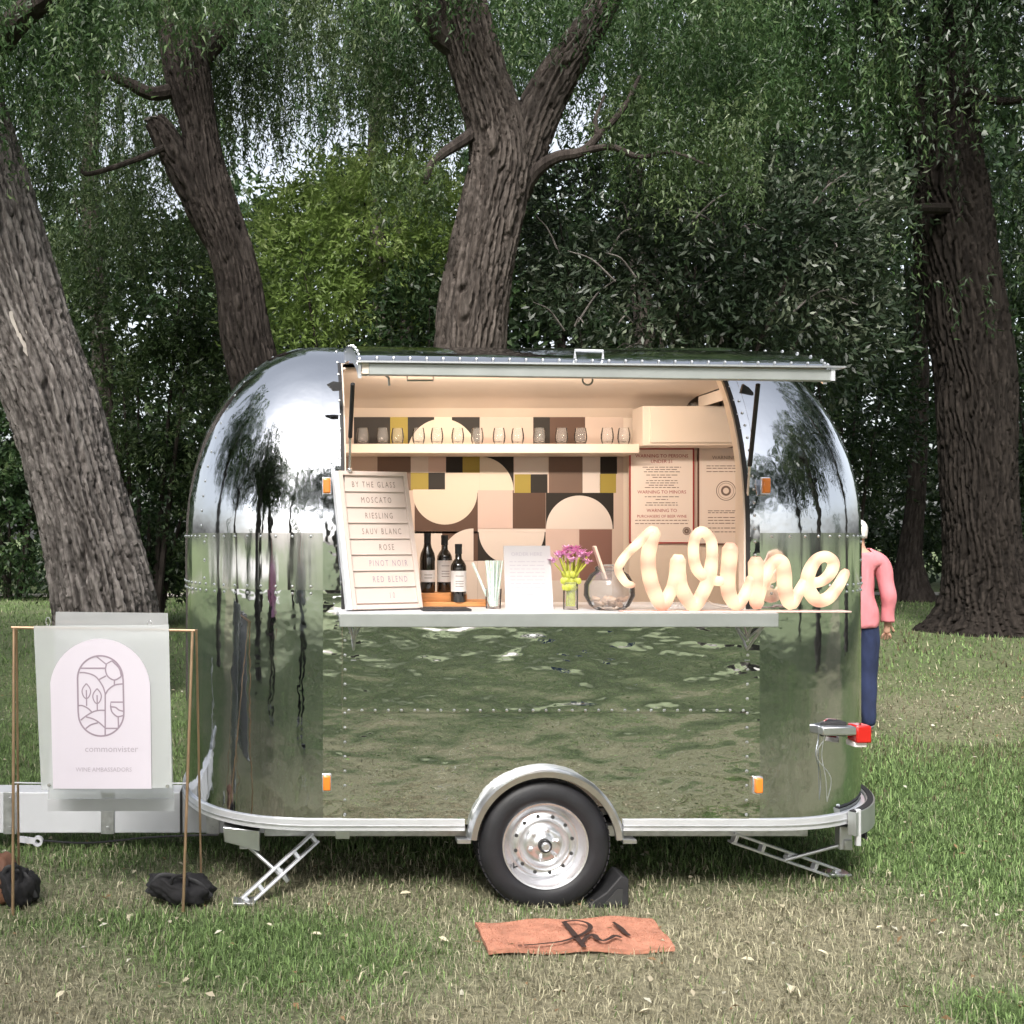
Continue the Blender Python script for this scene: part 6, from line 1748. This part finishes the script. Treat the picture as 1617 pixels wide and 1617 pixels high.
def grass():
    VV, TT, CC = [], [], []; off = 0
    def put(v, t, c):
        nonlocal off
        VV.append(v); TT.append(t + off); CC.append(c); off += len(v)
    def tints(x, y):
        g = green_field(x, y) + RNG.normal(0, .20, len(x)); isg = (g > RNG.uniform(.12, .62, len(x)))[:, None]
        r = RNG.random((len(x), 1)); q = RNG.uniform(.55, 1.35, (len(x), 1))
        gcol = (GRN2 * (1 - r) + GRN1 * 1.3 * r) * q; dcol = (DRY2 * .75 * (1 - r) + DRY1 * 1.25 * r ** 2) * q
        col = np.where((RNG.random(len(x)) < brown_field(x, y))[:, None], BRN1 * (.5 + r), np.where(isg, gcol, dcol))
        return np.concatenate([col, np.ones((len(x), 1))], 1)
    def layer(n, Y0, Y1, h0, h1, w, lean=.7, mg=.6, simple=False):
        x, y = fan(n, Y0, Y1, mg)
        gf = green_field(x, y); k = (RNG.random(n) < (.45 + .55 * gf) * clump(x, y) * 1.15) & off_mat(x, y); x, y = x[k], y[k]
        v, t, c = blades(len(x), (x, y), h0, h1, w, tints(x, y), lean, simple)
        put(v, t, c)
    layer(140000, 3.4, 5.1, .022, .062, .0040, 1.5)
    layer(100000, 5.1, 7.4, .022, .060, .0055, 1.35)
    layer(120000, 7.4, 12.5, .025, .058, .010, 1.0, simple=True)
    layer(80000, 12.5, 26, .04, .10, .022, .8, simple=True)
    # straws and clippings lying flat on the worn ground
    x, y = fan(52000, 3.4, 7.0); k = (RNG.random(len(x)) < (1.05 - .85 * green_field(x, y))) & off_mat(x, y); x, y = x[k], y[k]; n = len(x); r = RNG.random((n, 1))
    c = np.concatenate([DRY1 * (.45 + 1.0 * r ** 2), np.ones((n, 1))], 1); put(*blades(n, (x, y), .02, .080, .0025, c, 1.62))
    # taller green tufts in the lush patches
    x, y = fan(90000, 3.4, 9.0); k = (green_field(x, y) > .58) & off_mat(x, y); x, y = x[k], y[k]; put(*blades(len(x), (x, y), .035, .080, .0052, tints(x, y), 1.1))
    # lawn on the camera's side, which the trailer mirrors: worn, with pale straw in drifts
    n = 90000; x = RNG.uniform(-5, 8, n); y = RNG.uniform(-6, 3.4, n); k = RNG.random(n) < clump(x * .5, y * .5); x, y = x[k], y[k]
    v, t, c = blades(len(x), (x, y), .03, .09, .014, tints(x, y), 1.4, simple=True); dr = np.sin(x * 5 + 2 * np.sin(y * 3)) * np.sin(y * 8 + 1.5 * np.sin(x * 4)) + .5 * np.sin(x * 13) * np.sin(y * 17)
    f = np.repeat(np.where(dr > .35, 1.7, np.where(dr < -.45, .5, 1.0)), 3)[:, None]; c = c.copy(); c[:, :3] = np.clip(c[:, :3] * f, 0, .6); put(v, t, c)
    o = np_mesh('grass', np.concatenate(VV), np.concatenate(TT), attr_mat('grass_blade', .6, .25), attr={'tint': np.concatenate(CC)})
    tag(o, 'short patchy lawn, green and straw coloured', 'grass', kind='stuff')


grass()


def litter():
    n = 3600; x, y = fan(n, 3.4, 12); x[2600:] = RNG.uniform(-4, 7, 1000); y[2600:] = RNG.uniform(-4, 3.4, 1000); m = RNG.random(n) < np.where(y < 6, 1, .5); x, y = x[m], y[m]; n = len(x)
    b = np.stack([x, y, gz(x, y) + RNG.uniform(.012, .04, n)], 1); d = RNG.normal(size=(n, 3)); d[:, 2] *= .25
    r = RNG.random((n, 1)); c = np.where(r < .55, np.array((0.42, 0.37, 0.27)), np.where(r < .8, np.array((0.24, 0.15, 0.08)), np.array((0.55, 0.53, 0.44))))
    d = unit(d); s = unit(np.cross(d, np.array((0, 0, 1.0)) + RNG.normal(0, .3, (n, 3)))); L = RNG.uniform(.012, .044, (n, 1)); W = L * .55
    V = np.empty((n, 4, 3)); V[:, 0] = b; V[:, 1] = b + d * L * .45 + s * W / 2; V[:, 2] = b + d * L; V[:, 3] = b + d * L * .45 - s * W / 2; V[:, 1, 2] += .005; V[:, 3, 2] += .005
    o = np_mesh('leaf_litter', V.reshape(-1, 3), np.arange(n * 4).reshape(n, 4), attr_mat('dead_leaf', .8, .1), attr={'tint': np.repeat(np.concatenate([c, np.ones((n, 1))], 1), 4, axis=0)})
    tag(o, 'small dead leaves scattered over the lawn', 'leaf litter', kind='stuff')


litter()
# larger pale leaves one can pick out
FL = mat('pale_fallen_leaf', (0.55, 0.50, 0.36), 0.7, var=.2, vscale=30); lmesh = None
LEAVES = ((160, 1452, 'below the gap between the two weight bags'), (212, 1372, 'on the dark grass just above the right weight bag'), (425, 1456, 'right of the left stabiliser foot'), (205, 1448, 'just left of the easel right leg foot'),
          (1235, 1427, 'left of and below the right stabiliser foot'), (1405, 1375, 'on the green lawn right of the right stabiliser foot'), (700, 1480, 'just left of the doormat'), (1180, 1512, 'right of the doormat near corner'),
          (1300, 1500, 'on the straw below the right stabiliser foot'), (640, 1408, 'on the shaded grass left of the wheel'), (345, 1540, 'in the middle of the lush green patch'), (95, 1565, 'in the worn grass at the bottom left'),
          (1250, 1560, 'on the straw at the lower right'), (880, 1560, 'straight below the doormat'), (1100, 1540, 'below the doormat right corner'), (1390, 1460, 'at the edge of the green lawn on the right'),
          (285, 1360, 'under the tow bar end, above the right weight bag'), (1020, 1590, 'at the bottom edge below the doormat'), (500, 1470, 'on the pale grass between left foot and doormat'))
for k, (px, py, where) in enumerate(LEAVES):
    s_ = (H - 0.03) / (H - P(px, py, 1.0).z); x, y = (px - X0) / F * s_, s_
    if lmesh is None:
        t = thing('fallen_leaf', 'pale fallen leaf ' + where, 'leaf', (0, 0, 0), 'large pale leaves lying on the lawn')
        b = MB(); b.add([(-.032, 0, 0), (-.012, .015, .008), (.014, .013, .009), (.036, 0, .003), (.012, -.015, .008), (-.014, -.014, .007), (0, 0, .001)], [(0, 1, 6), (1, 2, 6), (2, 3, 6), (3, 4, 6), (4, 5, 6), (5, 0, 6)])
        o = b.build('blade', FL, t, smooth=False); lmesh = t; lk = {t.name: [o]}
    else: t = copy_tree(lmesh, lk); t['label'] = 'pale fallen leaf ' + where
    t.location = (x, y, 0.022 + float(gz(x, y))); t.rotation_euler = (random.uniform(-.3, .3), random.uniform(-.3, .3), random.uniform(0, 6)); s2 = random.uniform(.45, .9); t.scale = (s2, s2, s2)
